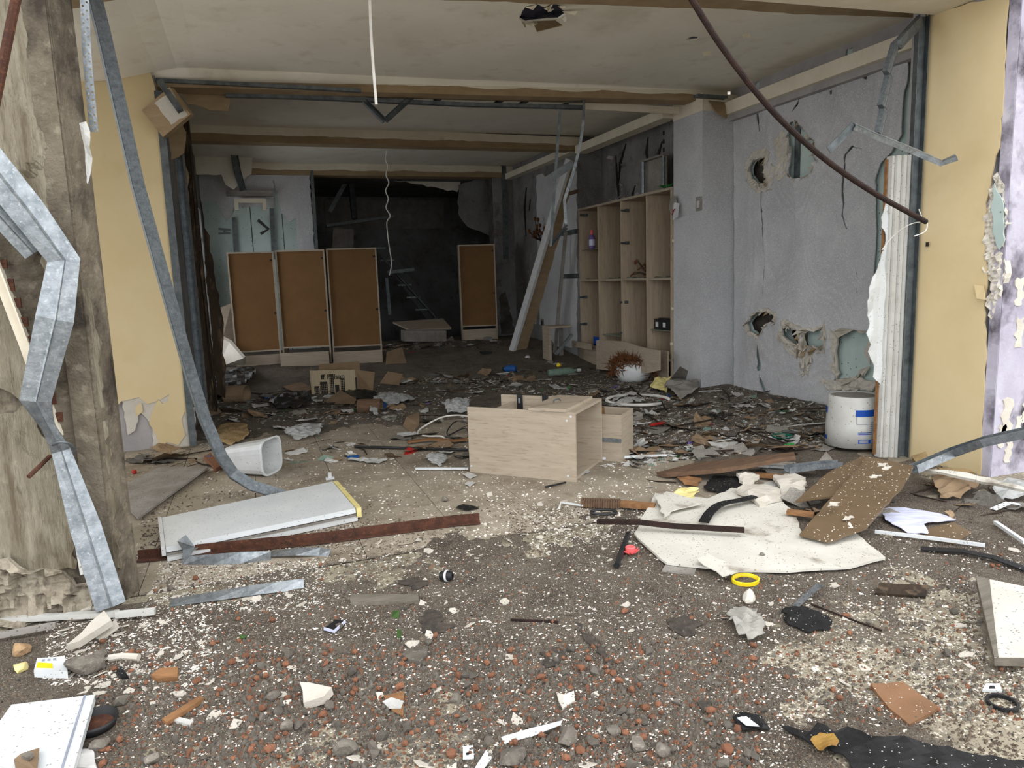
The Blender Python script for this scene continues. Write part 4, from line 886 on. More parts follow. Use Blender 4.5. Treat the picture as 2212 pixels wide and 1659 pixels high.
MB().tube(smooth_path([q-u*.03,q-u*.03+Z1*.02,q+Z1*.03+bk*.01,q+u*.02+Z1*.02]),.005,6).build('handle', M['galvd'], dk)
MB().fbox(F_,.02,W-.02,.0,.02,-D+.02,-.02).build('lower_board', M['wood'], dk)
MB().fbox(F_,.1,.12,.02,hh_-.05,-D+.02,-.02).build('cross_board', M['wood'], dk)
dr = thing('loose_drawer', 'open oak drawer with steel runner behind the overturned unit', 'drawer', o_+u*(W+.1)+bk*(D+.15))  # loose drawer, lying apart behind the overturned unit
Fd = (o_+u*(W-.10)+bk*(D+.03),u,Z1,-bk)
MB().fbox(Fd,0,.24,0,.36,-.012,0).build('front_side', M['wood'], dr); MB().fbox(Fd,0,.24,0,.36,-.32,-.308).build('back_side', M['wood'], dr)
MB().fbox(Fd,.228,.24,0,.36,-.308,-.012).build('end_panel', M['wood'], dr); MB().fbox(Fd,0,.012,0,.36,-.308,-.012).build('end_panel', M['hard'], dr); MB().fbox(Fd,.012,.228,.0,.01,-.308,-.012).build('base', M['hard'], dr)
MB().fbox(Fd,.0,.24,.15,.18,.0,.006).build('runner', M['galv'], dr)

# ------------------------------------------------------------------ white drum with blue print
bp_ = G(1840,966); rB = .17
lo1, hi1 = pZ(1787,905,.25), pZ(1894,905,.25)
dpx = 107/FPX*(bp_-CAM).dot(_f); rB = dpx/2
hB = zfor(bp_,852)
dm = thing('white_drum', 'upturned white plastic drum with blue print by the window jamb', 'drum', bp_)
Fd = (bp_,X1,Y1,Z1)
MB().lathe([(0,hB-.012),(rB*.86,hB-.012),(rB*.9,hB),(rB*.93,hB-.006),(rB*.96,hB-.03),(rB,hB*.45),(rB*1.01,.03),(rB*.98,.03),(rB*.94,hB*.5),(rB*.88,hB-.025)],Fd,44).build('shell', M['upvcd'], dm, smooth=True)
MB().lathe([(0,hB-.010),(rB*.86,hB-.010)],Fd,44).build('base_disc', M['greyboard'], dm)
tocam = math.atan2(CAM.y-bp_.y, CAM.x-bp_.x)
def rad(z): return rB*(1.0-(.04*max(0,(z/hB-.45)/.55)))+.002
def band(a0,a1,z0,z1,par,mt,nm='label_print',n=14):
    m_ = MB(); vs = []; fs = []
    for i in range(n+1):
        a = tocam+a0+(a1-a0)*i/n
        for z in (z0,z1): vs.append(bp_+Vector((cos(a)*rad(z),sin(a)*rad(z),z)))
    for i in range(n): fs.append((2*i,2*i+2,2*i+3,2*i+1))
    m_.add(vs,fs); return m_.build(nm,M[mt],par)
# angles: positive = towards picture right
band(.10,1.5,hB*.66,hB*.78,dm,'bluep'); band(-1.5,-1.2,hB*.66,hB*.78,dm,'bluep')
band(.22,1.5,hB*.17,hB*.245,dm,'bluep'); band(-1.5,-1.15,hB*.17,hB*.245,dm,'bluep')
band(.26,.60,hB*.18,hB*.236,dm,'greyp'); band(.70,.82,hB*.182,hB*.232,dm,'greyp')
for k in range(5): band(.66,1.5,hB*(.40+.035*k),hB*(.418+.035*k),dm,'greyp')
for k in range(2): band(.20,.75,hB*(.335+.03*k),hB*(.347+.03*k),dm,'bluep')
band(.13,.145,hB*.52,hB*.66,dm,'greyp'); band(.13,.62,hB*.518,hB*.526,dm,'greyp')
def text_mesh(txt, size, bold=True):
    c = bpy.data.curves.new('t','FONT'); c.body = txt; c.size = size; c.fill_mode = 'FRONT'
    if bold: c.offset = size*.02
    ob = bpy.data.objects.new('t',c); COL.objects.link(ob)
    dg = bpy.context.evaluated_depsgraph_get(); me = bpy.data.meshes.new_from_object(ob.evaluated_get(dg))
    vs = [v.co.copy() for v in me.vertices]; fs = [tuple(p.vertices) for p in me.polygons]
    bpy.data.objects.remove(ob); bpy.data.curves.remove(c); bpy.data.meshes.remove(me); return vs, fs
vs, fs = text_mesh('FIX', hB*.10)
mb = MB(); w_ = max(v.x for v in vs)
mb.add([(lambda a,z: bp_+Vector((cos(a)*(rad(z)+.001),sin(a)*(rad(z)+.001),z)))(tocam+.90+(w_-v.x)/rB, hB*.34-v.y) for v in vs], fs)
mb.build('lettering', M['bluep'], dm)
# ------------------------------------------------------------------ printed carton
c0 = G(673,852); c1 = G(770,848)
u = (c1-c0); u.z = 0; W = u.length; u.normalize(); bk = Vector((-u.y,u.x,0)); bk = bk if bk.y > 0 else -bk
hc = zfor(c0,806)
ct = thing('printed_carton', 'crushed open carton printed with a skyline and brand lettering', 'carton', c0+u*(W/2)+bk*.15); F_ = (c0-Z1*.02,u,Z1,-bk)
MB().plate(rag([(0,0),(W,0),(W,hc-.02),(0,hc)],.006,.06), F_, .006).build('front_panel', M['carton'], ct)
MB().fbox(F_,0,.006,0,hc,-.3,0).build('side_panel', M['carton'], ct); MB().plate([(.03,0),(W+.06,0),(W+.06,hc+.05),(.1,hc+.04)], (F_[0]+bk*.3,u,Z1,-bk), .006).build('back_panel', M['cardboard'], ct)
MB().slab([F_[0]+u*W+Z1*(hc-.02),F_[0]+u*(W+.24)+Z1*(hc-.06)-bk*.05,F_[0]+u*(W+.2)+Z1*.02-bk*.1,F_[0]+u*W+Z1*.0],.006).build('bent_flap', M['cardboard'], ct)
vs, fs = text_mesh('Pelsan', .085)
tw = max(v.x for v in vs)
mb = MB().add([F_[0]+u*(.2+v.x)*1.0+Z1*(hc-.12+v.y)-bk*.004 for v in vs], fs)
for a,b,c,d in ((.13,.145,0,.06),(.15,.165,.0,.05),(.13,.17,.03,.045),(.145,.175,.05,.062)): mb.fbox(F_,a,b,hc-.12+c,hc-.12+d,0.002,.004)
mb.build('lettering', M['darkp'], ct)
vs, fs = text_mesh('Pelsan', .06)
mb = MB().add([F_[0]+u*(W-.15+v.x*.9)+Z1*(hc-.10+v.y)-bk*(.004) for v in vs if True], fs); 
sk = MB()
for a,b,h_ in ((.04,.10,.12),(.11,.20,.17),(.23,.28,.26),(.29,.34,.12),(.36,.41,.2),(.54,.56,.2)): sk.fbox(F_,a,b,.02,h_,.002,.004)
sk.build('skyline_print', M['darkp'], ct)
sk = MB()
for a,b,h_ in ((.04,.10,.12),(.11,.20,.17),(.23,.28,.26),(.36,.41,.2)):
    n_ = int((h_-.04)/.022)
    for j in range(n_):
        k_ = max(2,int((b-a)/.02))
        for i in range(k_): sk.fbox(F_,a+.006+i*(b-a-.006)/k_,a+.006+i*(b-a-.006)/k_+.009,.035+j*.022,.045+j*.022,.004,.005)
sk.build('window_print', M['carton'], ct)
# ------------------------------------------------------------------ things lying on the ground
OCC = []      # picture outlines of big pieces, kept free of scattered bits
def flat(name, pl, t, mt, label, cat, amp=0.0, step=.05, group=None, occ=True, seed=1, build=True):
    """rigid flat piece; each corner (px,py,lift)"""
    if occ: OCC.append([(a[0],a[1]) for a in pl])
    pts = [G(a[0],a[1],t+(a[2] if len(a) > 2 else 0)) for a in pl]
    if amp:
        q = rag([(p.x,p.y) for p in pts], amp, step, seed)
        # heights from a least-squares plane
        A_ = np.array([[p.x,p.y,1] for p in pts]); c_ = np.linalg.lstsq(A_, np.array([p.z for p in pts]), rcond=None)[0]
        pts = [Vector((x,y,c_[0]*x+c_[1]*y+c_[2])) for x,y in q]
    mb = MB().slab(pts, t)
    return one(name, mb, M[mt], label, cat, group) if build else mb
def tilt(name, pl, ref, t, mt, label, cat, amp=0.0, step=.05, seed=1):
    """rigid board in a tilted plane given by three (px,py,z) points"""
    OCC.append([(a[0],a[1]) for a in pl])
    A_,B_,C_ = (pZ(a,b,c) for a,b,c in ref); n_ = (B_-A_).cross(C_-A_).normalized()
    if n_.z < 0: n_ = -n_
    def hit(px,py): d = ray(px,py); return CAM+d*((A_-CAM).dot(n_)/d.dot(n_))
    pts = [hit(a,b) for a,b in pl]; u_ = (pts[1]-pts[0]).normalized(); v_ = n_.cross(u_)
    q = [((p-A_).dot(u_),(p-A_).dot(v_)) for p in pts]
    if amp: q = rag(q,amp,step,seed)
    return one(name, MB().plate(q,(A_,u_,v_,n_),t), M[mt], label, cat)
def crump(name, pl, hgt, mt, label, cat, amp=.012, freq=9, grid=.03, seed=0, group=None, t=.003, smooth=False, occ=True):
    """crumpled sheet lying on the ground"""
    if occ: OCC.append([(a[0],a[1]) for a in pl])
    P2 = [(lambda p:(p.x,p.y))(G(a,b)) for a,b in pl]
    cx = sum(p[0] for p in P2)/len(P2); cy = sum(p[1] for p in P2)/len(P2); rm = max(math.hypot(p[0]-cx,p[1]-cy) for p in P2)
    def dsp(x,y):
        e_ = max(0,1-(math.hypot(x-cx,y-cy)/rm)**2)
        return gl(x,y)+t+.004+hgt*(e_*.55+.45*e_**.5*abs(nz(x*freq,y*freq,seed*3.1))*2+.25*abs(nz(x*freq*2.3,y*freq*2.3,seed)))
    mb = MB().plate(rag(P2,amp,max(grid,amp*1.5),seed), (Vector((0,0,0)),X1,Y1,Z1), t, disp=dsp, grid=grid)
    return one(name, mb, M[mt], label, cat, group, smooth=smooth)
def stick(name, pts, w, h, mt, label, cat, up=Z1, group=None, kind='bar', twist=0.0):
    P_ = [G(a[0],a[1],(a[2] if len(a) > 2 else h/2+.002)) for a in pts]
    mb = MB()
    {'bar':lambda: mb.bar(P_,w,h,up,twist),'tube':lambda: mb.tube(smooth_path(P_,4) if len(P_) > 2 else P_,w,8),'angle':lambda: mb.angle(P_,w,h,up),'channel':lambda: mb.channel(P_,w,h,.003,up,twist)}[kind]()
    return one(name, mb, M[mt], label, cat, group)
def rockmesh(seed, sub=2, flatn=.7, jag=.35):
    bm = bmesh.new(); bmesh.ops.create_icosphere(bm, subdivisions=sub, radius=1)
    rr = random.Random(seed); off = Vector((rr.uniform(0,50),rr.uniform(0,50),rr.uniform(0,50)))
    pl_ = [(Vector((rr.gauss(0,1),rr.gauss(0,1),rr.gauss(0,1))).normalized(), rr.uniform(.42,.8) if jag > .3 else rr.uniform(.6,.9)) for _ in range(12 if jag > .3 else 6)]
    for v in bm.verts:
        v.co *= 1+jag*noise.noise(v.co*1.3+off)
        for n_,d_ in pl_:
            e_ = v.co.dot(n_)-d_
            if e_ > 0: v.co -= n_*e_*.9
        v.co.z *= flatn
    vs = [v.co.copy() for v in bm.verts]; fs = [tuple(v.index for v in f_.verts) for f_ in bm.faces]; bm.free(); return vs, fs
def rock(px, py, wpx, mt, label, cat='stone', seed=1, flatn=.7, dz=0, stretch=(1,1), rz=0, name='rubble_stone', group=None):
    p = G(px,py+wpx*.2,dz); s = wpx/FPX*(p-CAM).dot(_f)/2
    vs, fs = rockmesh(seed,2,flatn)
    R_ = Matrix.Rotation(rz,3,'Z'); zmin = min(v.z for v in vs)
    mb = MB().add([p+R_@Vector((v.x*s*stretch[0],v.y*s*stretch[1],(v.z-zmin*.75)*s)) for v in vs], fs)
    return one(name, mb, M[mt], label, cat, group)
# --- left half
pc = [(350,1118),(718,1040),(768,1098),(358,1182)]; OCC.append([(345,1110),(720,1030),(775,1110),(360,1195)])
pt = [G(a,b,.075) for a,b in pc]
rp = thing('white_panel_cover', 'long white enamelled panel cover lying on the tiles', 'panel', (pt[0]+pt[2])/2-Z1*.075)
MB().slab(pt,.03).build('face', M['white'], rp)
e1 = pt[2]-pt[3]; nrm = Vector((e1.y,-e1.x,0)).normalized(); nrm = nrm if nrm.y < 0 else -nrm
MB().hexa([pt[3]-Z1*.05,pt[2]-Z1*.05,pt[2]-Z1*.05-nrm*.05,pt[3]-Z1*.05-nrm*.05,pt[3]-Z1*.036+nrm*.006,pt[2]-Z1*.036+nrm*.006,pt[2]-Z1*.036-nrm*.05,pt[3]-Z1*.036-nrm*.05]).build('groove_rail', M['greyboard'], rp)
MB().bar([pt[3]-Z1*.06+nrm*.012,pt[2]-Z1*.06+nrm*.012],.03,.02).build('lower_rail', M['upvc'], rp)
MB().bar([pt[1]+e1.normalized()*.02-Z1*.03,pt[2]+e1.normalized()*.02-Z1*.03],.03,.06).build('yellowed_end', M['paleyell'], rp)
MB().bar([pt[0]-e1.normalized()*.012-Z1*.02,pt[3]-e1.normalized()*.012-Z1*.02],.02,.05).build('end_cap', M['upvc'], rp)
for t in (.25,.5,.78):
    q = pt[3]+(pt[2]-pt[3])*t+nrm*.012; MB().box(q.x-.015,q.x+.015,q.y-.012,q.y+.012,q.z-.075,q.z-.06).build('clip', M['upvc'], rp)
q = G(713,1035); MB().tube([q,q+Z1*.05],.014,8).box(q.x-.03,q.x+.03,q.y-.02,q.y+.02,q.z,q.z+.015).build('pipe_stub', M['upvc'], rp)
flat('grey_board', [(240,1060,.01),(345,1008,.02),(450,1008,.02),(298,1118,.01)], .014, 'greyboard', 'grey speckled board half hidden behind the pillar', 'board')
stick('rusty_angle_iron', [(300,1208),(700,1168),(985,1130),(1036,1126)], .05,.006,'rust','long rust-red angle iron lying across the tile edge','metal bar', kind='angle')
OCC.append([(300,1200),(1040,1115),(1040,1135),(300,1215)])
one('twisted_tin_strip', MB().bar([G(392,1162,.12),G(408,1185,.06),G(402,1212,.012),G(455,1210,.02),G(520,1205,.03),G(585,1203,.015)],.06,.003,up=Vector((0,-.3,1)),twist=.25), M['galv'], 'curled galvanised strip with upturned end by the angle iron', 'metal strip')
one('twisted_tin_strip', MB().bar([G(585,1196,.015),G(640,1192,.03),G(690,1192,.015),G(712,1196,.01)],.05,.003,up=Vector((0,-.3,1)),twist=.2), M['galv'], 'short flat galvanised strip right of the curled one', 'metal strip')
one('twisted_tin_strip', MB().bar([G(368,1302,.01),G(450,1290,.02),G(540,1276,.025),G(600,1268,.02),G(656,1262,.012)],.055,.003,up=Vector((0,-.3,1)),twist=.12), M['galv'], 'pale galvanised strip lying on white grit near the pillar', 'metal strip')
for a in ([(365,1310),(370,1295),(660,1255),(660,1272)],[(390,1200),(590,1195),(715,1185),(715,1205),(590,1215),(390,1222)]): OCC.append(a)
# white bin
o1, o2 = G(500,1012,.0), G(590,1012)
bn = thing('white_waste_bin', 'white plastic waste bin lying on its side', 'bin', (o1+o2)/2)
ax = pZ(598,972,.13)-pZ(496,985,.13); ax.z = 0; Lb_ = ax.length*1.02; ax.normalize(); ax = Matrix.Rotation(radians(-38),3,'Z')@ax; sd = Vector((-ax.y,ax.x,0))
ob_ = pZ(496,985,.13); ob_.z = .11
def sq(r, k=28, p=4.5):
    o = []
    for i in range(k):
        a = 2*pi*i/k+pi/4; c_, s_ = cos(a), sin(a); d_ = (abs(c_)**p+abs(s_)**p)**(-1/p); o.append((c_*d_*r, s_*d_*r))
    return o
def sqsweep(mb, rings, cap=True):
    k = 28; vs = []; fs = []
    for l,r in rings: vs += [ob_+ax*l+sd*x+Z1*(y*(.98)+(l/Lb_)*.03) for x,y in sq(r)]
    for i in range(len(rings)-1):
        for j in range(k): fs.append((i*k+j,i*k+(j+1)%k,(i+1)*k+(j+1)%k,(i+1)*k+j))
    if cap: fs.append(tuple(range(k)))
    return mb.add(vs,fs)
sqsweep(MB(),[(0,.095),(.01,.10),(Lb_*.9,.132),(Lb_,.136),(Lb_,.128),(.012,.092)]).build('body', M['upvc'], bn)
sqsweep(MB(),[(Lb_-.012,.141),(Lb_+.004,.143),(Lb_+.004,.132),(Lb_-.012,.134),(Lb_-.012,.141)],False).build('rim', M['white'], bn)
OCC.append([(470,935),(615,930),(620,1025),(480,1030)])
crump('khaki_cloth', [(470,930),(500,918),(535,925),(540,950),(500,965),(470,958)], .07,'khaki','khaki brown cloth bundle behind the waste bin','cloth', freq=14, smooth=True)
flat('brick_fragment', [(440,985,.0),(455,978),(478,1005),(465,1012)], .03,'clay','reddish flat brick piece by the bin','brick')
rock(452,990,18,'blue','dark blue crumpled ball beside the reddish brick piece','litter',seed=4,name='crumpled_ball')
rock(292,1020,14,'red','bright red plastic bit at the pillar edge','plastic',seed=5,name='plastic_bit')
for k,(a,b,lab) in enumerate((((0,1338),(255,1325),'long cream plastic trim lying at the pillar foot'),((250,1328),(335,1320),'short white plastic trim end right of the cream one'),((0,1372),(120,1350),'grey strip below the cream trim'))):
    stick('plastic_trim', [a+(.03,),b+(.03,)], .03 if k < 2 else .02,.022,'upvcd' if k != 2 else 'greyboard',lab,'trim')
# plaster heap at the pillar foot
for k,(px,py,w_,lab) in enumerate(((30,1300,110,'large cracked plaster lump at the far left pillar foot'),(105,1305,90,'cracked plaster lump in the middle of the pillar foot'),(158,1308,64,'sharp plaster lump next to the bent channel foot'),(65,1322,70,'low plaster lump lying on the cream trim'),(-5,1290,90,'upper plaster lump at the left edge'),(190,1322,40,'small plaster lump before the channel foot'))):
    rock(px,py,w_,'plaster_white',lab,'plaster lump',seed=20+k,flatn=(1.15 if k in (0,1,4) else .8),stretch=(1,.45),name='plaster_lump')
flat('plaster_slab', [(142,1388,.02),(225,1320,.05),(240,1336,.05),(172,1392,.0)], .03,'plaster_white','elongated cream plaster slab below the trim','plaster slab', amp=.008)
flat('plaster_slab', [(205,1375),(250,1336,.03),(256,1352,.02),(215,1382)], .012,'plaster_white','thin white plaster slab right of the elongated one','plaster slab', amp=.004)
rock(45,1402,50,'tanstone','tan stone at the left edge above the yellow-printed box','stone',seed=31)
rock(190,1435,92,'stone','large dark grey stone with sooty top','stone',seed=32,flatn=.65)
rock(215,1412,40,'stone','dark stone leaning on the large grey one','stone',seed=33)
mb = thing('small_printed_box', 'small white box with yellow and grey print', 'box', G(108,1448))
bxp_ = [G(73,1448,.03),G(80,1422,.03),(G(140,1417,.03)),G(146,1450,.03)]
MB().slab(bxp_,.028).build('box_body', M['white'], mb)
q0,q1,q2,q3 = bxp_
MB().slab([q0+(q1-q0)*.2+(q3-q0)*.05+Z1*.001,q0+(q1-q0)*.65+(q3-q0)*.05+Z1*.001,q0+(q1-q0)*.6+(q3-q0)*.5+Z1*.001,q0+(q1-q0)*.2+(q3-q0)*.55+Z1*.001],.001).build('yellow_print', M['yell'], mb)
for k in range(3): MB().slab([q1+(q2-q1)*(.2+.2*k)-(q1-q0)*.15+Z1*.001,q1+(q2-q1)*(.3+.2*k)-(q1-q0)*.15+Z1*.001,q1+(q2-q1)*(.3+.2*k)-(q1-q0)*.3+Z1*.001,q1+(q2-q1)*(.2+.2*k)-(q1-q0)*.3+Z1*.001],.001).build('grey_print', M['greyp'], mb)
rock(48,1440,36,'paleyell','pale yellow cup lying beside the printed box','plastic',seed=36,name='plastic_cup',flatn=.8)
stick('bone_shaped_pipe', [(235,1422),(265,1418),(300,1420)], .014,.02,'plaster_white','white pipe end by the dark grey stone','pipe', kind='tube')
flat('tile_shard', [(325,1458,.0),(345,1443,.01),(384,1440,.01),(383,1462),(340,1466)], .02,'orangewood','rust-brown shard in front of the dark stone','shard')
flat('wood_offcut', [(350,1552),(432,1502),(440,1508),(360,1560)], .015,'orangewood','orange wooden offcut lying in the gravel at left','wood')
flat('metal_offcut', [(374,1555),(380,1547),(418,1556),(410,1566)], .01,'upvcd','small white offcut under the orange wooden one','offcut')
flat('black_shard', [(250,1452),(262,1438),(278,1462),(262,1464)], .01,'black','black shard right of the dark grey stone','shard')
# white panel, pan at bottom left
fp_ = [(-60,1640,.05),(25,1522,.06),(205,1500,.05),(150,1690,.05)]
wp_ = thing('white_door_panel', 'white ribbed panel lying at the bottom left corner', 'panel', G(80,1600))
pq = [G(a,b,c) for a,b,c in fp_]; MB().slab(pq,.025).build('panel_face', M['white'], wp_)
d_ = (pq[2]-pq[1]).normalized(); MB().bar([pq[2]-d_*.03+Z1*.001,pq[3]-d_*.03+Z1*.001],.006,.004).build('groove', M['greyp'], wp_)
OCC.append([(-60,1640),(25,1515),(210,1495),(160,1700),(-60,1700)])
flat('card_scrap', [(30,1640,.065),(45,1628,.07),(85,1615,.065),(80,1665,.065),(35,1668,.065)], .004,'cardboard','brown scrap lying on the white ribbed panel','cardboard',occ=False)
flat('stone_chip_flat', [(45,1632,.075),(60,1622,.08),(72,1626,.08),(60,1638,.075)], .01,'stone','small grey chip on the brown scrap','stone',occ=False)
pp_ = G(205,1570,.0); pn = thing('black_pan', 'round black dish half under the white ribbed panel', 'dish', pp_)
Fp = (pp_,X1,Y1,Z1); rp_ = .068
MB().lathe([(0,.004),(rp_*.85,.004),(rp_,.03),(rp_*1.04,.03),(rp_*.9,0),(0,0)],Fp,32).build('dish', M['blackp'], pn, smooth=True)
MB().lathe([(0,.008),(rp_*.82,.008)],Fp,24).build('rusty_water', M['rust'], pn)
OCC.append([(170,1530),(245,1530),(250,1600),(170,1605)])
crump('white_scrap', [(155,1650),(175,1625),(205,1635),(210,1665),(150,1670)], .02,'paperw','white crumpled scrap at the bottom beside the ribbed panel','paper',occ=False)
# --- middle foreground
flat('weathered_slat', [(755,1292),(760,1283),(903,1283),(905,1298),(758,1300)], .018,'greywood','weathered grey wooden slat lying in the foreground','wood', amp=.003)
vl = thing('valve_fitting', 'black valve fitting with a white ring', 'fitting', G(965,1255)); p = G(965,1256)+Z1*.028; vx = Vector((.75,-.6,.1)).normalized(); vy = vx.cross(Z1).normalized(); vz = vx.cross(vy)
MB().lathe([(0,-.03),(.02,-.03),(.024,-.01),(.024,.012),(.018,.03),(.01,.032),(.01,.01),(0,.01)],(p,vy,vz,vx),18).build('body', M['blackp'], vl); MB().lathe([(.025,-.004),(.027,-.003),(.027,.006),(.025,.007)],(p,vy,vz,vx),18).build('ring', M['white'], vl)
one('green_leaf', MB().add([G(845,1335),G(848,1320,.03),G(862,1318,.03),G(862,1336)],[(0,1,2,3)]), M['leaf'], 'dark green leaf standing left of the black streak', 'leaf')
one('green_leaf', MB().add([G(856,1375),G(858,1358,.03),G(868,1362,.03),G(866,1382)],[(0,1,2,3)]), M['leaf'], 'narrow green leaf standing below the other leaf', 'leaf')
rock(524,1378,20,'leaf','tuft of bright green moss','moss',seed=41,name='moss_tuft')
ph = thing('broken_phone', 'broken dark gadget with a pale rim', 'gadget', G(722,1350)); q = [G(700,1358,.012),G(724,1338,.014),G(746,1342,.014),G(722,1364,.012)]
MB().slab(q,.01).build('case', M['blackp'], ph); MB().bar([q[2],q[3],q[0]],.004,.012).build('rim', M['pink'] if False else M['lav'], ph)
flat('slate_piece', [(868,1413),(880,1402),(925,1395),(922,1415),(908,1428),(885,1425)], .012,'stone','flat dark slate piece in the gravel centre','stone', amp=.004)
stick('iron_nail_bar', [(1103,1339),(1155,1341),(1205,1344)], .008,.008,'rustdark','thin rusty rod lying in the foreground centre','rod')
flat('foam_piece', [(648,1478,.0),(668,1470,.02),(716,1482,.02),(700,1510),(655,1515)], .03,'plaster_white','pale foam-like chunk at lower left centre','chunk', amp=.006)
flat('white_chip_large', [(1202,1495),(1218,1500,.01),(1240,1492,.01),(1242,1512),(1215,1530),(1207,1515)], .008,'whiteboard','cream tile shard with a cross line in the centre gravel','shard')
flat('paper_strip_long', [(1082,1592),(1150,1572,.03),(1215,1556,.02),(1210,1566,.02),(1150,1590,.01),(1090,1606)], .003,'white','long white paper strip lying near the bottom centre','paper')
ob = thing('torn_orange_card', 'torn orange card with white patch', 'card', G(850,1515)); q = [G(828,1502,.01),(G(873,1493,.012)),G(871,1545,.01),G(848,1535,.01)]
MB().slab(q,.004).build('card', M['orangewood'], ob); MB().slab([G(826,1515,.013),G(845,1506,.014),G(872,1514,.014),G(866,1530,.013),G(840,1530,.013)],.002).build('white_patch', M['paperw'], ob)
for k,(a,lab) in enumerate(((( [(1000,1640),(1000,1612,.01),(1022,1610,.01),(1024,1638)]),'square white shard with a black hole near the bottom'),(([(1026,1658),(1050,1620,.01),(1062,1635,.01),(1040,1665)]),'pointed white shard right of the holed one'))):
    s = thing('plastic_shard', lab, 'shard', G(*a[0][:2])); MB().slab([G(*(list(x)+[0])[:2],.006+(list(x)+[0])[2]) for x in a],.004).build('shard', M['white'], s)
    if k == 0: q = G(1010,1628,.014); MB().lathe([(0,0),(.006,0)],(q,X1,Y1,Z1),10).build('hole', M['blackp'], s)
for k,(px,py,w_,mt,lab,sd_) in enumerate(((1105,1628,72,'stone','large brown-grey stone at bottom centre','') ,(1225,1590,62,'stone','round grey rock right of the paper strip',''),(740,1615,70,'stone','grey rock at bottom left centre',''),(1380,1605,52,'stone','grey rock right of the round grey rock',''),(1325,1575,40,'stone','medium grey rock above the bottom rocks',''),(1430,1620,46,'stone','grey rock at the edge of the terrazzo patch',''),(985,1510,36,'stone','grey faceted rock in the centre gravel',''),(330,1640,44,'stone','pale rock at the bottom beside the panel',''),(590,1500,40,'stone','grey flat rock left of the foam-like chunk',''),(620,1565,44,'stone','grey rock in the left gravel',''),(265,1510,34,'stone','upright dark stone by the black dish',''),(1645,1198,16,'stone','round dark pebble lying on the white board',''),(215,1610,48,'stone','flat grey rock below the black dish',''))):
    rock(px,py,w_,mt,lab,'stone',seed=50+k,flatn=.7,dz=(.02 if k == 11 else 0))
flat('terrazzo_chip_card', [(1880,1478),(1950,1470,.01),(1975,1488,.01),(2028,1530),(1965,1563),(1920,1528)], .012,'terracotta','wet brown cardboard tile at lower right','cardboard', amp=.006)
# black sheet at the lower right
crump('black_membrane', [(1685,1575),(1750,1590),(1765,1570),(1800,1590),(1830,1578),(1880,1600),(2000,1615),(2120,1640),(2230,1650),(2230,1720),(1900,1720),(1820,1640),(1780,1620),(1730,1600)], .012,'black','torn black membrane sheet at the lower right','sheet', grid=.025)
crump('black_paper_scrap', [(1582,1560),(1600,1545),(1640,1555),(1665,1580),(1605,1585)], .02,'black','small black scrap with white peel left of the membrane','scrap')
flat('white_peel', [(1592,1550,.03),(1612,1547,.03),(1640,1568,.02),(1612,1566,.02)], .003,'white','white peel on the small black scrap','scrap',occ=False)
one('dry_leaf', MB().plate(rag([(lambda p:(p.x,p.y))(G(a,b)) for a,b in ((1750,1618),(1770,1604),(1800,1606),(1812,1618),(1795,1632),(1765,1636))],.006,.015), (Vector((0,0,0)),X1,Y1,Z1), .001, disp=lambda x,y:.03+.02*nz(x*30,y*30), grid=.012), M['dryleaf'], 'curled yellow-brown leaf on the black membrane', 'leaf')
rg = G(2165,1522,.004); one('rubber_ring', MB().lathe([(.038,0),(.046,0),(.046,.012),(.038,.012)],(rg,X1,Y1,Z1),32,closed=True), M['blackp'], 'black ring lying at the lower right edge', 'ring')
wf = thing('white_plate_fitting','white plastic clip with a dark slot at the right edge','fitting',G(2140,1485)); q=[G(2122,1490,.01),G(2130,1476,.012),G(2160,1476,.012),G(2165,1492,.01)]; MB().slab(q,.008).build('plate', M['white'], wf); MB().slab([G(2136,1487,.012),G(2138,1481,.012),G(2148,1481,.012),G(2150,1487,.012)],.001).build('slot', M['blackp'], wf)
# --- right: white board, brown boards and what lies on them
wbp = [(1370,1160),(1415,1075),(1530,1085),(1590,1060),(1680,1078),(1720,1120),(1735,1165),(1830,1142),(1912,1215),(1835,1235),(1700,1243),(1560,1240),(1440,1225)]
OCC.append(wbp)
P2 = [(lambda p:(p.x,p.y))(G(a,b)) for a,b in wbp]
def wbd(x,y): return .030+.008*nz(x*2,y*2,4)
one('large_white_board', MB().plate(rag(P2,.007,.06,8), (Vector((0,0,0)),X1,Y1,Z1), .012, disp=wbd, grid=.08), M['whiteboard'], 'large torn white board lying on the pavement at right', 'board')
flat('white_board_scrap', [(1415,1075,.05),(1440,1060,.06),(1520,1085,.05),(1450,1105,.05),(1435,1115,.05)], .006,'whiteboard','torn corner flap of white board at its left end','board',amp=.01,occ=False)
flat('white_board_scrap', [(1505,1208,.045),(1530,1195,.05),(1585,1222,.045),(1620,1228,.04),(1560,1245,.04)], .004,'whiteboard','loose white flake on the lower edge of the white board','board',amp=.01,occ=False)
flat('white_board_scrap', [(1430,1232),(1440,1215),(1505,1222),(1500,1238)], .01,'greyboard','grey-white scrap under the lower left edge of the white board','board',amp=.006,occ=False)
tilt('brown_board', [(1727,1153),(1874,986),(1973,1006),(1951,1047),(1870,1139),(1789,1168)], [(1727,1153,.055),(1874,986,.20),(1973,1006,.20)], .014,'brownboard','large wet brown board lying aslant over the white one','board',amp=.005,step=.06)
tilt('brown_board', [(1718,1082),(1790,1020),(1862,984),(1880,990),(1800,1072),(1745,1078)], [(1718,1082,.07),(1862,984,.18),(1800,1072,.10)], .012,'brownboard','second brown board tucked behind the large wet one','board',amp=.006,step=.06)
tilt('brown_plank', [(1418,1020),(1500,1000),(1715,976),(1718,984),(1560,1012),(1440,1022)], [(1418,1020,.03),(1715,976,.16),(1560,1012,.10)], .03,'brownwood','long thin brown plank raised over rubble at right','plank')
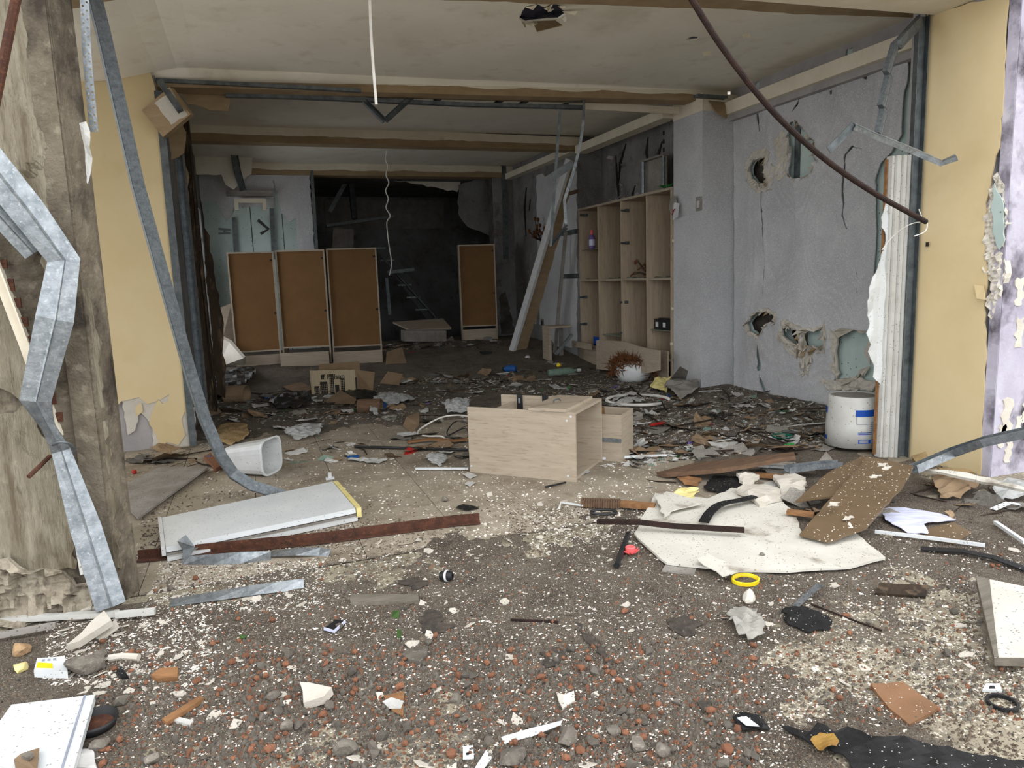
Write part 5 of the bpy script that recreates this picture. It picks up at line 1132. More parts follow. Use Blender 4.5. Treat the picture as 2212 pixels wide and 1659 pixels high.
OCC.append([(1418,1030),(1420,1000),(1720,970),(1980,975),(1980,1060),(1720,1080)])
for k,(px,py) in enumerate(((1905,1005),(1915,1012),(1800,1090),(1830,1120),(1845,1135),(1890,1030))):
    a = G(px,py,.23-.16*sst(1005,1150,py)); s = RND.uniform(.03,.06)
    one('plaster_flake', MB().slab([a+Vector((x,y,.006+.1*y)) for x,y in rag([(-s,-s*.3),(-.2*s,-s*.5),(s,.1*s),(.1*s,.5*s)],s*.25,s*.3,k)],.004), M['plaster_white'], 'white plaster flake stuck on the large wet brown board', 'plaster flake', 'plaster flakes on the wet brown board')
# black strips and rods
one('rubber_strip', MB().bar(smooth_path([G(1520,1128,.05),G(1535,1105,.06),G(1560,1088,.07),G(1600,1080,.06),G(1640,1070,.05)]),.055,.006), M['black'], 'curved black rubber strip lying on the white board', 'rubber strip')
stick('rusty_edge_bar', [(1290,1127,.06),(1380,1128,.07),(1450,1136,.06),(1608,1145,.06)], .03,.022,'rustdark','bent dark brown bar lying across the white board edge','bar')
stick('black_tube', [(1332,1222,.02),(1344,1188,.02),(1357,1154,.025)], .015,.03,'blackp','short black tube standing out beside the pink flower','tube', kind='tube')
fl_ = thing('pink_plastic_flower', 'coral pink plastic flower cup', 'plastic flower', G(1362,1196)); p = G(1362,1198)+Z1*.01
mb = MB()
for k in range(12):
    a = 2*pi*k/12; d_ = Vector((cos(a),sin(a),.5)); mb.slab([p+Vector((cos(a-.3),sin(a-.3),.2))*.024,p+Vector((cos(a+.3),sin(a+.3),.2))*.024,p+d_*.043],.004)
mb.build('petals', M['pink'], fl_); MB().lathe([(.012,.0),(.024,.0),(.026,.03),(.02,.034),(.012,.01)],(p,X1,Y1,Z1),16,closed=True).build('cup', M['pink'], fl_)
p = G(1610,1256)
one('yellow_ring', MB().lathe([(.052,0),(.062,0),(.064,.016),(.058,.018),(.052,.006)],(p,X1,Y1*.9,Z1),32,closed=True), M['yell'], 'bright yellow plastic ring below the white board', 'ring')
OCC.append([(1575,1238),(1640,1238),(1640,1272),(1575,1272)])
crump('newspaper_wad', [(1570,1345),(1590,1318),(1625,1325),(1645,1355),(1652,1382),(1615,1390),(1590,1375)], .05,'newsprint','crumpled grey newspaper wad in the right foreground','paper',freq=16,grid=.015)
rock(1618,1288,46,'plaster_white','pale plaster stone below the yellow ring','stone',seed=71)
strip_holes('perforated_strip', [G(1718,1310,.01),G(1745,1284,.03),G(1772,1262,.04)], .028, 'perforated metal strip lying in the right foreground', 'metal strip', M['galv'], Z1)
strip_holes('perforated_strip', [G(2145,1100,.01),G(2180,1085,.03),G(2216,1092,.03)], .04, 'perforated white angle strip at the right edge', 'metal strip', M['white'], Z1)
flat('dark_plank', [(1890,1280),(1900,1258,.01),(2005,1265,.01),(2000,1288)], .012,'charred','dark wet plank piece left of the right-edge board','plank',amp=.005)
stick('rusty_wire', [(1752,1305),(1830,1335),(1905,1362)], .006,.006,'rustdark','thin rusty rod right of the perforated strip','rod')
crump('tar_blotch', [(1690,1320),(1730,1312),(1790,1335),(1795,1362),(1740,1368),(1700,1352)], .012,'black','black tarry clump below the perforated strip','tar',grid=.02)
# right edge board
eb = thing('edge_board', 'thick white-faced board with dark edges at the right border', 'board', G(2170,1400)); q = [G(2148,1418,.06),G(2108,1245,.07),G(2230,1270,.08),G(2240,1420,.07)]
MB().slab(q,.004).build('white_face', M['whiteboard'], eb); MB().slab([x-Z1*.004 for x in q],.03).build('core', M['greywood'], eb)
dd = (q[2]-q[1]).normalized(); MB().slab([q[1]-dd*.0+Z1*.003,q[1]+dd*.05+Z1*.003,q[0]+dd*.012+Z1*.003,q[0]+Z1*.003],.004).build('bare_edge', M['greywood'], eb)
OCC.append([(2095,1225),(2230,1240),(2230,1440),(2140,1440)])
# purple-white plastic piece, sticks at right
crump('lavender_plastic', [(1905,1105),(1925,1098),(2040,1118),(2065,1128),(1995,1140),(2005,1158),(1960,1155),(1912,1130)], .03,'lav','pale lavender plastic shell piece right of the brown board','plastic',amp=.006,freq=4)
flat('brown_glass_sheet', [(1985,1145,.0),(2060,1128,.01),(2100,1150),(2060,1175),(2010,1165)], .005,'brownboard','dark brown sheet under the lavender plastic','sheet')
stick('white_plastic_rod', [(1890,1148,.02),(2010,1162,.02),(2128,1178,.02)], .016,.016,'white','white plastic rod in front of the lavender plastic','rod')
stick('black_tape', [(1990,1185,.012),(2080,1190,.02),(2150,1205,.02),(2230,1235,.015)], .05,.006,'black','wide black tape strip snaking to the right edge','tape')
stick('white_plastic_rod', [(2150,1128,.02),(2215,1172,.03)], .02,.016,'white','white plastic rod at the right edge below the perforated angle','rod')
one('galvanised_channel', MB().channel([G(1975,1022,.14),pY(2060,985,3.2),pY(2130,962,2.98),pY(2240,938,2.75)],.06,.05,.003,up=Vector((-.3,.2,1))), M['galv'], 'shiny galvanised channel rising to the right edge from the brown boards', 'metal channel')
stick('galvanised_channel', [(1700,1020,.06),(1760,1012,.07),(1815,1008,.07)], .07,.04,'galv','short galvanised channel lying behind the brown boards','metal channel', kind='channel')
flat('white_weatherboard', [(1990,1010,.12),(2080,1032,.10),(2215,1060,.08),(2215,1050,.1),(2090,1022,.12)], .02,'whiteboard','long white splintered board below the lilac wall','board',amp=.006)
flat('yellow_insulation', [(1968,985,.1),(2000,975,.14),(2010,1000,.12),(1985,1005,.1)], .03,'khaki','folded tan insulation at the jamb foot','insulation')
flat('yellow_insulation', [(2025,1010,.08),(2090,1012,.1),(2105,1020,.08),(2040,1022,.07)], .02,'khaki','flat tan insulation strip below the right yellow wall','insulation')
crump('brown_sack', [(2010,1050),(2060,1035),(2110,1045),(2120,1068),(2075,1085),(2030,1080)], .09,'cardboard','crumpled brown sack below the lilac wall','sack',freq=7,grid=.03)
crump('grey_plastic_bag', [(2140,1060),(2180,1048),(2230,1055),(2230,1085),(2150,1088)], .07,'film','grey plastic bag at the right edge','plastic bag',freq=10)
# grooved handle, cable, small woods by the white board
hd = thing('grooved_handle', 'brown ribbed plastic handle with wooden end', 'handle', G(1330,1090)); a,b,c = G(1255,1085,.03),G(1340,1088,.03),G(1415,1094,.03)
MB().bar([a,b],.06,.035).build('grip', M['brownwood'], hd); mb = MB(); dd = (b-a).normalized()
for k in range(16):
    q = a+(b-a)*((k+.5)/16); mb.bar([q-dd*.005,q+dd*.005],.066,.042)
mb.build('ribs', M['brownwood'], hd); MB().bar([b,c],.055,.03).build('wooden_end', M['orangewood'], hd)
one('cable_coil', MB().tube(smooth_path([G(1290+28*cos(t*.9)+14,1106+5*sin(t*.9),.015+.004*t) for t in range(15)],4),.008,6), M['blackp'], 'black coiled cable below the ribbed handle', 'cable')
stick('white_bracket', [(1208,1098,.02),(1212,1085,.02),(1260,1092,.02)], .012,.01,'white','thin white bracket left of the ribbed handle','bracket')
stick('orange_batten', [(1700,1105,.04),(1758,1112,.04)], .05,.02,'orangewood','small orange batten between the white and brown boards','batten')
stick('orange_batten', [(1630,1025,.03),(1690,1030,.03)], .05,.025,'orangewood','orange batten stub behind the white board','batten')
crump('brown_leather_scrap', [(1462,1040),(1480,1028),(1515,1040),(1505,1055),(1478,1052)], .03,'orangewood','curled orange-brown sheet under the thin plank','scrap')
crump('foam_lump', [(1450,1085),(1470,1060),(1498,1058),(1510,1075),(1490,1090)], .05,'paleyell','pale yellow foam lump at the end of the white board','foam',freq=14,grid=.02)
for k,(pl_,lab) in enumerate((([(1590,1075),(1625,1055),(1680,1068),(1690,1090),(1640,1100)],'white crumbly slab between the boards'),([(1670,1045),(1705,1035),(1740,1050),(1735,1075),(1690,1080)],'white plaster slab left of the second brown board'),([(1590,1040),(1620,1030),(1640,1050),(1610,1065)],'pale slab behind the curved rubber strip'))):
    crump('plaster_slab', pl_, .05,'plaster_white',lab,'plaster slab',freq=9,grid=.04,t=.02)
flat('grey_plank', [(1765,1000,.05),(1785,975,.07),(1812,1010,.05),(1795,1015,.04)], .012,'greyboard','short grey board standing out behind the galvanised channel','board')
stick('white_skirting', [(1575,1000,.05),(1650,1005,.05),(1760,1012,.05)], .06,.015,'upvc','white skirting length behind the thin plank','skirting')
# --- interior floor
stick('black_pipe', [(766,965,.02),(880,968,.02),(1010,972,.02)], .012,.02,'blackp','thin black pipe lying left of the drawer unit','pipe', kind='tube')
stick('white_tube', [(898,1012,.015),(985,1012,.015),(1012,1012,.015)], .018,.015,'white','white plastic tube lying left of the drawer unit','tube')
stick('white_tube', [(1300,990,.02),(1370,986,.02),(1440,983,.02)], .018,.016,'white','white plastic tube lying right of the loose drawer','tube')
one('white_cable', MB().tube(smooth_path([G(1016,900,.12),G(985,897,.10),G(950,903,.08),G(910,925,.02),G(903,938,.015),G(925,942,.015),G(955,943,.015),G(963,955,.015),G(955,968,.015)],5),.008,6), M['wire'], 'white cable curling left from the drawer unit', 'cable')
one('black_cable', MB().tube(smooth_path([G(1012,915,.10),G(985,910,.06),G(965,935,.02),G(985,950,.02),G(1010,945,.02),G(1005,925,.04),G(970,940,.015)],5),.006,6), M['blackp'], 'tangled black cable behind the drawer unit, left', 'cable')
one('black_cable', MB().tube(smooth_path([G(1270,905,.2),G(1285,895,.12),G(1305,898,.08),G(1308,915,.02),G(1290,925,.02)],5),.006,6), M['blackp'], 'black cable loop right of the drawer unit', 'cable')
one('white_hoop', MB().tube(smooth_path([G(1378+68*cos(t*.35),864-11*sin(t*.35),.02+.02*sin(t)) for t in range(17)],4),.016,8), M['wire'], 'white hose hoop lying before the shelving', 'hose')
# planter with roots
pp_ = G(1368,822); po = thing('root_ball_pot', 'white pot overgrown with brown root fibre before the shelving', 'plant pot', pp_)
MB().lathe([(0,0),(.17,0),(.22,.08),(.22,.2),(.17,.26),(0,.27)],(pp_,X1,Y1,Z1),24).build('pot', M['white'], po, smooth=True)
mb = MB(); rr = random.Random(4)
for k in range(1600):
    a = rr.uniform(0,2*pi); r_ = rr.uniform(.1,.31); z_ = .30-.26*max(0,(r_-.17)/.14)*rr.random()**.6
    if abs((a-math.atan2(CAM.y-pp_.y,CAM.x-pp_.x)+pi)%(2*pi)-pi) < .5 and z_ < .22: continue
    q = pp_+Vector((cos(a)*r_,sin(a)*r_,z_)); e_ = q+Vector((rr.gauss(0,.05),rr.gauss(0,.05),rr.gauss(.0,.05)))
    s_ = .007; mb.add([q+X1*s_,q-X1*s_,e_],[(0,1,2)]); mb.add([q+Z1*s_,q-Z1*s_,e_],[(0,1,2)])
tag(mb.build('root_fibre', M['fibre'], po),'brown root fibre',kind='stuff')
crump('purple_tissue', [(1330,800),(1345,788),(1355,800),(1342,808)], .06,'purple','bit of purple tissue behind the root ball pot','tissue',occ=False)
crump('grey_bag_slumped', [(1435,850),(1455,832),(1505,835),(1512,852),(1470,865)], .14,'greyboard','slumped grey sack at the pilaster foot','sack',freq=6,smooth=True)
flat('grey_plate', [(1455,828,.02),(1480,826,.02),(1487,800,.3),(1470,790,.36),(1450,815,.15)], .008,'greyboard','grey rounded plate leaning at the pilaster foot','plate',occ=False)
crump('cream_wrapper', [(1405,845),(1420,825),(1450,830),(1440,850)], .1,'paleyell','cream and pink wrapper before the slumped sack','wrapper')
# carton flaps, dark sheets, bags in the left part
crump('dark_sheet', [(455,850),(490,825),(545,812),(555,830),(520,850),(470,862)], .12,'darkcloth','dark green plastic sheet rolled up left of the cabinets','plastic sheet',freq=6,grid=.05)
crump('dark_sheet', [(580,870),(620,860),(660,848),(680,868),(650,885),(600,888)], .08,'darkcloth','dark crumpled sheet in front of the printed carton','plastic sheet',freq=8,grid=.04)
crump('dark_sheet', [(740,850),(790,845),(815,855),(800,868),(750,865)], .06,'darkcloth','olive sheet right of the printed carton','plastic sheet',freq=8,grid=.04)
flat('carton_flap', [(700,868,.02),(735,842,.12),(770,862,.05),(765,872,.02),(715,872,.01)], .006,'cardboard','tan carton flap with white edge before the printed carton','cardboard')
flat('carton_flap', [(820,828,.05),(838,802,.2),(870,808,.16),(862,832,.04)], .006,'cardboard','upright brown carton flap right of the printed carton','cardboard')
flat('carton_flap', [(610,835,.05),(650,825,.08),(680,840,.05),(640,848,.03)], .006,'cardboard','flat brown carton flap left of the printed carton','cardboard')
for k,(px,py,r_,mt,lab) in enumerate(((508,868,.11,'cardboard','short cardboard roll at the left'),(795,890,.08,'brownwood','brown curled card roll in the middle'))):
    p = G(px,py)+Z1*r_*.8; a = Vector((.9,-.4,0)).normalized(); mb = MB(); F_ = (p-a*.1,Vector((-a.y,a.x,0)),Z1,a); mb.lathe([(r_,0),(r_,.25),(r_*.93,.25),(r_*.93,0)],F_,18,closed=True); one('cardboard_roll',mb,M[mt],lab,'cardboard')
crump('blue_foil', [(795,878),(830,872),(850,880),(820,886)], .03,'blue','dark blue foil piece on the interior floor','foil')
for k,(pl_,h_,lab) in enumerate((([(615,940),(650,920),(700,925),(690,945),(640,955)],.06,'grey plastic film by the waste bin'),([(800,872),(830,850),(880,862),(900,868),(850,880)],.06,'pale plastic film in front of the right cabinet'),([(955,885),(980,868),(1015,875),(1012,895),(970,900)],.1,'clear plastic bag behind the drawer unit'),([(800,900),(812,860),(822,880),(815,905)],.08,'upright twist of white plastic film'))):
    crump('plastic_film', pl_, h_,'film',lab,'plastic film',freq=14,grid=.03)
flat('brown_tile_board', [(870,920),(878,900,.06),(905,890,.08),(905,915,.04),(890,935)], .012,'cardboard','brown speckled board piece left of the white cable','board')
stick('curved_wood_strip', [(880,955,.02),(930,948,.03),(980,952,.03),(1012,948,.03)], .05,.015,'orangewood','curved wooden strip lying left of the drawer unit','wood')
crump('plastic_cable_bundle', [(920,990),(950,985),(970,998),(950,1010),(925,1005)], .05,'film','white plastic ties bundled left of the drawer unit','plastic',freq=20,grid=.02)
for k,(px,py,w_,h_,mt,lab,nm,ct_) in enumerate(((1050,772,20,22,'blackp','black plastic cube on the rear floor','plastic_box','box'),(930,742,0,0,'','','',''))):
    if not w_: continue
    p = G(px,py+10); s = w_/FPX*(p-CAM).dot(_f)/2
    t = thing(nm,lab,ct_,p); MB().box(p.x-s,p.x+s,p.y-s,p.y+s,p.z,p.z+2.1*s).build('body',M[mt],t); MB().box(p.x-s*1.05,p.x+s*1.05,p.y-s*1.05,p.y+s*1.05,p.z+2.1*s,p.z+2.3*s).build('lid',M[mt],t)
def lying_bottle(px,py,l,r_,ang,mt,lab,cap='white'):
    p = G(px,py)+Z1*r_; a = Vector((cos(ang),sin(ang),0)); F_ = (p-a*l/2,Vector((-a.y,a.x,0)),Z1,a)
    t = thing('bottle',lab,'bottle',p-Z1*r_); MB().lathe([(0,0),(r_*.9,0),(r_,.02),(r_,l*.65),(r_*.4,l*.82),(r_*.35,l*.9)],F_,14).build('body',M[mt],t,smooth=True); MB().lathe([(r_*.42,l*.88),(r_*.42,l),(0,l)],F_,10).build('cap',M[cap],t)
lying_bottle(945,770,.22,.05,.2,'blue','blue plastic bottle on the rear rubble')
lying_bottle(1100,805,.2,.055,2.6,'blue','dark blue can-like bottle in front of the leaning board','blackp')
lying_bottle(1220,810,.5,.05,.1,'glass','long clear glass bottle lying before the shelving')
lying_bottle(1140,780,.14,.045,1.2,'white','white pot-shaped bottle at the leaning board foot','green')
lying_bottle(895,772,.2,.05,.3,'red','red can on the rear rubble')
lying_bottle(1078,775,.16,.04,1.5,'blue','small bright blue bottle left of the leaning board')
p = G(1690,946); one('green_lid', MB().lathe([(0,.01),(.07,.01),(.085,.03),(.09,.02),(.07,0),(0,0)],(p,X1,Y1,Vector((-.25,-.35,.9)).normalized()),24), M['dgreen'], 'dark green round lid left of the white drum', 'dish')  # loose round plastic lid, not a dish
rock(1208,790,14,'yell','small yellow ball before the shelving','ball',seed=81,name='ball',flatn=1)
stick('red_marker', [(1405,918,.02),(1435,913,.02)], .02,.02,'red','red marker pen right of the drawer unit','pen')
crump('black_wire_scrap', [(985,1100),(1000,1092),(1035,1100),(1010,1106)], .012,'black','black wire scrap on the clear tiles','wire')
rock(962,1078,22,'stone','grey lump lying alone on the clear tiles','stone',seed=84)
for k,(pl_,lab) in enumerate((([(1000,1028),(1012,1022),(1030,1030),(1015,1036)],'white paper slip left of the drawer unit foot'),([(1004,1048),(1012,1042),(1028,1045),(1015,1053)],'white paper slip on the clear tiles before the drawer unit'),([(1245,1022),(1262,1012),(1275,1022),(1250,1030)],'grey paper slip at the right foot of the drawer unit'),([(1650,1045),(1690,1040),(1700,1052),(1660,1058)],'white paper slip under the thin plank'))):
    crump('paper_slip', pl_, .006,'paperw',lab,'paper',amp=.002,grid=.03)
stick('black_rod', [(1178,1052,.012),(1222,1042,.012)], .01,.01,'blackp','thin black rod under the right foot of the drawer unit','rod')
crump('burnt_sheet', [(1520,1060),(1545,1030),(1600,1035),(1610,1060),(1570,1075)], .03,'black','burnt black sheet between the thin plank and the white board','sheet')
crump('dark_card', [(1640,1015),(1680,1000),(1720,1005),(1700,1030),(1660,1035)], .05,'greyboard','grey-brown bent card behind the boards','card',freq=6)
for k,(pl_,lab) in enumerate((([(905,1345),(925,1318),(955,1330),(948,1348),(985,1352),(960,1368),(930,1372)],'black soot stain left of the centre'),([(1165,1412),(1200,1400),(1222,1412),(1205,1440),(1180,1445)],'black soot stain at the centre'),([(1240,1345),(1258,1360),(1300,1400),(1325,1438),(1290,1412),(1262,1385)],'long black soot streak in the centre'),([(1440,1340),(1480,1330),(1520,1352),(1500,1375),(1460,1368)],'dark soot stain left of the newspaper wad'),([(860,1255),(905,1248),(925,1265),(890,1278)],'faint soot stain near the valve fitting'),([(1505,1520),(1530,1512),(1540,1535),(1518,1542)],'small soot stain on the terrazzo'))):
    crump('soot_stain', pl_, .002,'tar',lab,'stain',amp=.02,grid=.018,t=.002,occ=False,seed=k)
# ------------------------------------------------------------------ scattered rubble and litter
R2 = random.Random(11)
OCCB = [(min(p[0] for p in o),max(p[0] for p in o),min(p[1] for p in o),max(p[1] for p in o),o) for o in OCC if o]
DKP = [(1012,870),(1050,845),(1275,860),(1320,905),(1315,1000),(1250,1050),(1012,1025)]
BCK = [(1780,840),(1960,840),(1960,990),(1780,975)]
for o in (DKP,BCK): OCCB.append((min(p[0] for p in o),max(p[0] for p in o),min(p[1] for p in o),max(p[1] for p in o),o))
def free(px,py):
    for x0,x1,y0,y1,o in OCCB:
        if x0-4 < px < x1+4 and y0-4 < py < y1+4 and inside((px,py),o): return False
    return True
def okpos(p):
    if walled(p.x,p.y): return False
    if p.y > 12.7 or p.y < .8 or p.x < -2.4: return False
    if p.x > 4.55 and 7.4 < p.y: return False
    if -2.6 < p.x < -.58 and 3.4 < p.y < 4.0: return False
    if (p-Vector((.8,11.6,p.z))).length < 0: return False
    return True
def sample(boxes):
    """a random ground point, drawn with the density seen in the picture"""
    tot = sum(b[4] for b in boxes)
    while True:
        r_ = R2.random()*tot
        for b in boxes:
            r_ -= b[4]
            if r_ <= 0: break
        px, py = R2.uniform(b[0],b[1]), R2.uniform(b[2],b[3])
        if not free(px,py): continue
        p = G(px,py)
        if okpos(p): return p
def protos(fn, n, mat, name): 
    o = []
    for k in range(n):
        vs, fs = fn(k); mb = MB().add(vs,fs); me = bpy.data.meshes.new(name); me.from_pydata([tuple(v) for v in mb.v],[],mb.f); me.update(); me.materials.append(mat); o.append(me)
    return o
LM = [(G(px,py),ph) for px,py,ph in ((965,1248,'black valve fitting'),(830,1290,'weathered slat'),(524,1378,'moss tuft'),(722,1350,'broken gadget'),(895,1412,'slate piece'),(1155,1341,'thin rusty rod'),(682,1492,'foam-like chunk'),(1222,1510,'cream tile shard'),(1150,1580,'long paper strip'),(850,1515,'torn orange card'),(1012,1625,'holed white shard'),(1105,1628,'bottom centre stone'),(1225,1590,'round grey rock'),(740,1615,'bottom left rock'),(1610,1255,'yellow ring'),(1615,1350,'newspaper wad'),(1745,1285,'perforated strip'),(1950,1272,'dark plank piece'),(1745,1340,'tarry clump'),(1950,1515,'brown cardboard tile'),(1900,1620,'black membrane'),(2165,1522,'black ring'),(2130,1330,'right-edge board'),(210,1570,'black dish'),(395,1530,'orange wooden offcut'),(355,1452,'rust-brown shard'),(190,1440,'large dark stone'),(108,1435,'small printed box'),(190,1355,'cream plaster slab'),(510,1280,'pale galvanised strip'),(480,1205,'curled galvanised strip'),(1362,1190,'pink flower'),(2100,1200,'black tape'),(1620,1565,'small black scrap'),(1430,1620,'rock by the terrazzo'),(985,1510,'faceted rock'),(600,1565,'left gravel rock'),(863,1350,'green leaves'),(1335,1090,'ribbed handle'),
 (540,980,'waste bin'),(380,1060,'grey speckled board'),(560,1110,'white panel cover'),(1130,1000,'drawer unit'),(1295,960,'oak drawer'),(930,930,'white cable'),(860,966,'black pipe'),(725,840,'printed carton'),(560,800,'left tall cabinet'),(665,800,'middle tall cabinet'),(775,800,'right tall cabinet'),(1035,738,'lone tall cabinet'),(1110,775,'leaning board foot'),(1050,772,'black plastic cube'),(945,770,'blue bottle'),(895,772,'red can'),(1220,810,'clear glass bottle'),(1365,825,'root ball pot'),(1378,865,'hose hoop'),(1475,848,'slumped sack'),(1840,960,'white drum'),(1690,946,'green lid'),(1420,915,'red marker'),(1370,986,'right white tube'),(1560,1010,'thin brown plank'),(505,940,'khaki bundle'),(500,840,'rolled dark sheet'),(655,940,'grey film'),(890,915,'speckled board piece'),(1345,795,'propped door panel'),(1205,768,'broken oak box'),(508,868,'cardboard roll'),(820,880,'blue foil'),(962,1078,'lone grey lump'),(1480,1075,'foam lump'),(2065,1060,'brown sack'),(1980,1120,'lavender plastic'),(1100,805,'dark blue bottle'),(1640,862,'torn wall foot'),(1530,900,'pilaster foot'),(1600,930,'middle of the right floor'),(775,857,'olive sheet'),(848,818,'upright carton flap'),(1078,775,'small bright blue bottle'),(1140,780,'white pot-shaped bottle'),(1208,790,'yellow ball'),(985,885,'clear plastic bag'),(945,952,'curved wooden strip'),(1343,798,'purple tissue'),(1428,838,'cream wrapper'),(1295,910,'black cable loop'),(1660,1005,'white skirting length'),(945,998,'white plastic ties'),(590,1500,'flat rock left of the chunk'),(1325,1575,'medium grey rock'),(330,1640,'pale bottom rock'),(1000,1030,'paper slip'))]
ORD = ['','second ','third ','fourth ','fifth ','sixth ','seventh ','eighth ','ninth ','tenth ','eleventh ','twelfth ','thirteenth ','fourteenth ','fifteenth ','sixteenth ','seventeenth ','eighteenth ','nineteenth ','twentieth ']
def scatter(name, meshes, n, boxes, smin, smax, look, cat, group, tilt=.25, sink=.0, flatz=1.0, pw=2.0):
    near = {}
    for k in range(n):
        p = sample(boxes); s = smin+(smax-smin)*R2.random()**pw
        o = bpy.data.objects.new(name, R2.choice(meshes)); COL.objects.link(o)
        o.location = (p.x,p.y,p.z+s*sink); o.scale = (s*R2.uniform(.75,1.3),s*R2.uniform(.75,1.3),s*flatz)
        o.rotation_euler = (R2.gauss(0,tilt),R2.gauss(0,tilt),R2.uniform(0,2*pi))
        d_, i_ = min(((q-p).length,i) for i,(q,_) in enumerate(LM))
        near.setdefault(i_,[]).append((d_,k,o)); o['category'] = cat; o['group'] = group
    for i_, l_ in near.items():
        l_.sort(key=lambda e: e[0])
        for r_, (d_,k,o) in enumerate(l_):
            if r_ < 20: o['label'] = '%s, %sclosest to the %s' % (look, ORD[r_], LM[i_][1])
            else: o['label'] = '%s in the crowd farther out from the %s' % (look, LM[i_][1])
def chipf(k, t=.12, curl=.15):
    rr = random.Random(k+100); n_ = rr.choice((4,5,5,6)); 
    pts = [(cos(2*pi*i/n_+rr.uniform(-.35,.35))*rr.uniform(.5,1.1), sin(2*pi*i/n_+rr.uniform(-.35,.35))*rr.uniform(.4,1.0)) for i in range(n_)]
    vs = [Vector((x,y,t+curl*rr.uniform(0,1)*(x*x))) for x,y in pts]; vs += [v-Vector((0,0,t)) for v in vs]
    return vs, [tuple(range(n_)), tuple(range(2*n_-1,n_-1,-1))]+[(i,n_+i,n_+(i+1)%n_,(i+1)%n_) for i in range(n_)]
def pebf(k):
    vs, fs = rockmesh(k+300,1,.8,.25); zm_ = min(v.z for v in vs); return [Vector((v.x,v.y*.8,v.z-zm_*.8)) for v in vs], fs
def stonef(k):
    vs, fs = rockmesh(k+500,1,.7,.5); zm_ = min(v.z for v in vs); return [Vector((v.x,v.y*.8,v.z-zm_*.8)) for v in vs], fs
def splf(k):
    rr = random.Random(k+700); w_ = rr.uniform(.03,.07); b_ = rr.uniform(-.12,.12)
    mb = MB().bar([(-1,0,.04),(0,b_,.05),(1,0,.03)],w_,w_*.7); return [Vector(v) for v in mb.v], mb.f
def sheetf(k):
    rr = random.Random(k+900); vs = []; fs = []; n_ = 4
    for j in range(n_+1):
        for i in range(n_+1):
            x, y = -1+2*i/n_, -.7+1.4*j/n_
            vs.append(Vector((x+rr.uniform(-.15,.15),y+rr.uniform(-.12,.12),.06+.4*abs(noise.noise(Vector((x*1.2+k*3,y*1.2,k)))))))
    m_ = len(vs); vs += [v-Vector((0,0,.02)) for v in vs]
    for j in range(n_):
        for i in range(n_):
            a = j*(n_+1)+i; fs += [(a,a+1,a+n_+2,a+n_+1),(m_+a,m_+a+n_+1,m_+a+n_+2,m_+a+1)]
    return vs, fs
FORE = [(520,1640,1390,1659,6),(200,560,1380,1659,1.2),(1640,2212,1390,1560,.7),(330,2200,1200,1390,1.4)]
FOREW = [(300,1500,1180,1659,3),(120,420,1340,1500,2.2),(1500,2212,1180,1500,1.2),(330,640,1215,1300,.8),(850,1400,1130,1200,.4)]
scatter('clay_pebble', protos(pebf,6,M['clay'],'clay_pebble'), 300, FORE, .008,.019, 'orange-brown clay pebble','pebble','clay pebbles in the foreground')
scatter('rubble_stone', protos(stonef,6,M['stone'],'rubble_stone'), 260, FORE, .009,.030, 'small grey broken stone','stone','small grey stones in the foreground',pw=2.5)
scatter('plaster_chip', protos(chipf,8,M['plaster_white'],'plaster_chip'), 300, FOREW, .011,.036, 'small white plaster chip','plaster chip','white plaster chips in the foreground',tilt=.2,pw=2.4)
MIDB = [(440,1010,800,1000,1.0),(1010,1500,740,870,1.6),(1270,1780,840,1010,2.2),(820,1130,735,830,2.4),(1290,1780,960,1010,.4),(450,860,805,900,1.2)]
RIM = [(1400,2200,1040,1120,1),(300,480,960,1010,.3)]
scatter('paper_scrap', protos(sheetf,8,M['paperw'],'paper_scrap'), 290, MIDB, .03,.11, 'crumpled white paper scrap','paper','white paper scraps inside the shop',tilt=.2)
scatter('litter_scrap', protos(sheetf,8,M['litter'],'litter_scrap'), 290, MIDB+RIM, .03,.12, 'grey crumpled scrap','litter','grey scraps inside the shop',tilt=.25)
scatter('cardboard_scrap', protos(sheetf,6,M['cardboard'],'cardboard_scrap'), 170, MIDB+RIM, .04,.15, 'brown cardboard scrap','cardboard','cardboard scraps inside the shop',tilt=.25)
scatter('wood_splinter', protos(splf,6,M['splinter'],'wood_splinter'), 270, MIDB+RIM, .06,.30, 'dark thin splinter','splinter','dark splinters inside the shop',tilt=.08)
scatter('pale_stick', protos(splf,6,M['upvcd'],'pale_stick'), 90, MIDB, .05,.22, 'pale thin strip','strip','pale strips inside the shop',tilt=.08)
scatter('glass_shard', protos(chipf,5,M['glass'],'glass_shard'), 130, MIDB, .03,.09, 'green-grey glass shard','glass','glass shards inside the shop',flatz=.3)
for mt,nm,n_ in (('blue','blue',16),('red','red',14),('green','green',12),('purple','purple',8),('yell','yellow',6),('blackp','black',50)):
    scatter('plastic_bit', protos(sheetf,4,M[mt],'plastic_bit'), n_, MIDB, .02,.06, '%s plastic bit' % nm,'plastic','%s plastic bits inside the shop' % nm)
scatter('plaster_crumb', protos(chipf,6,M['plaster_white'],'plaster_crumb'), 220, [(300,1000,900,1180,1.6),(1000,1450,1000,1180,1.2),(1280,1800,850,1010,1)], .008,.035, 'white crumb on the tiles','plaster chip','white crumbs on the tiled floor')
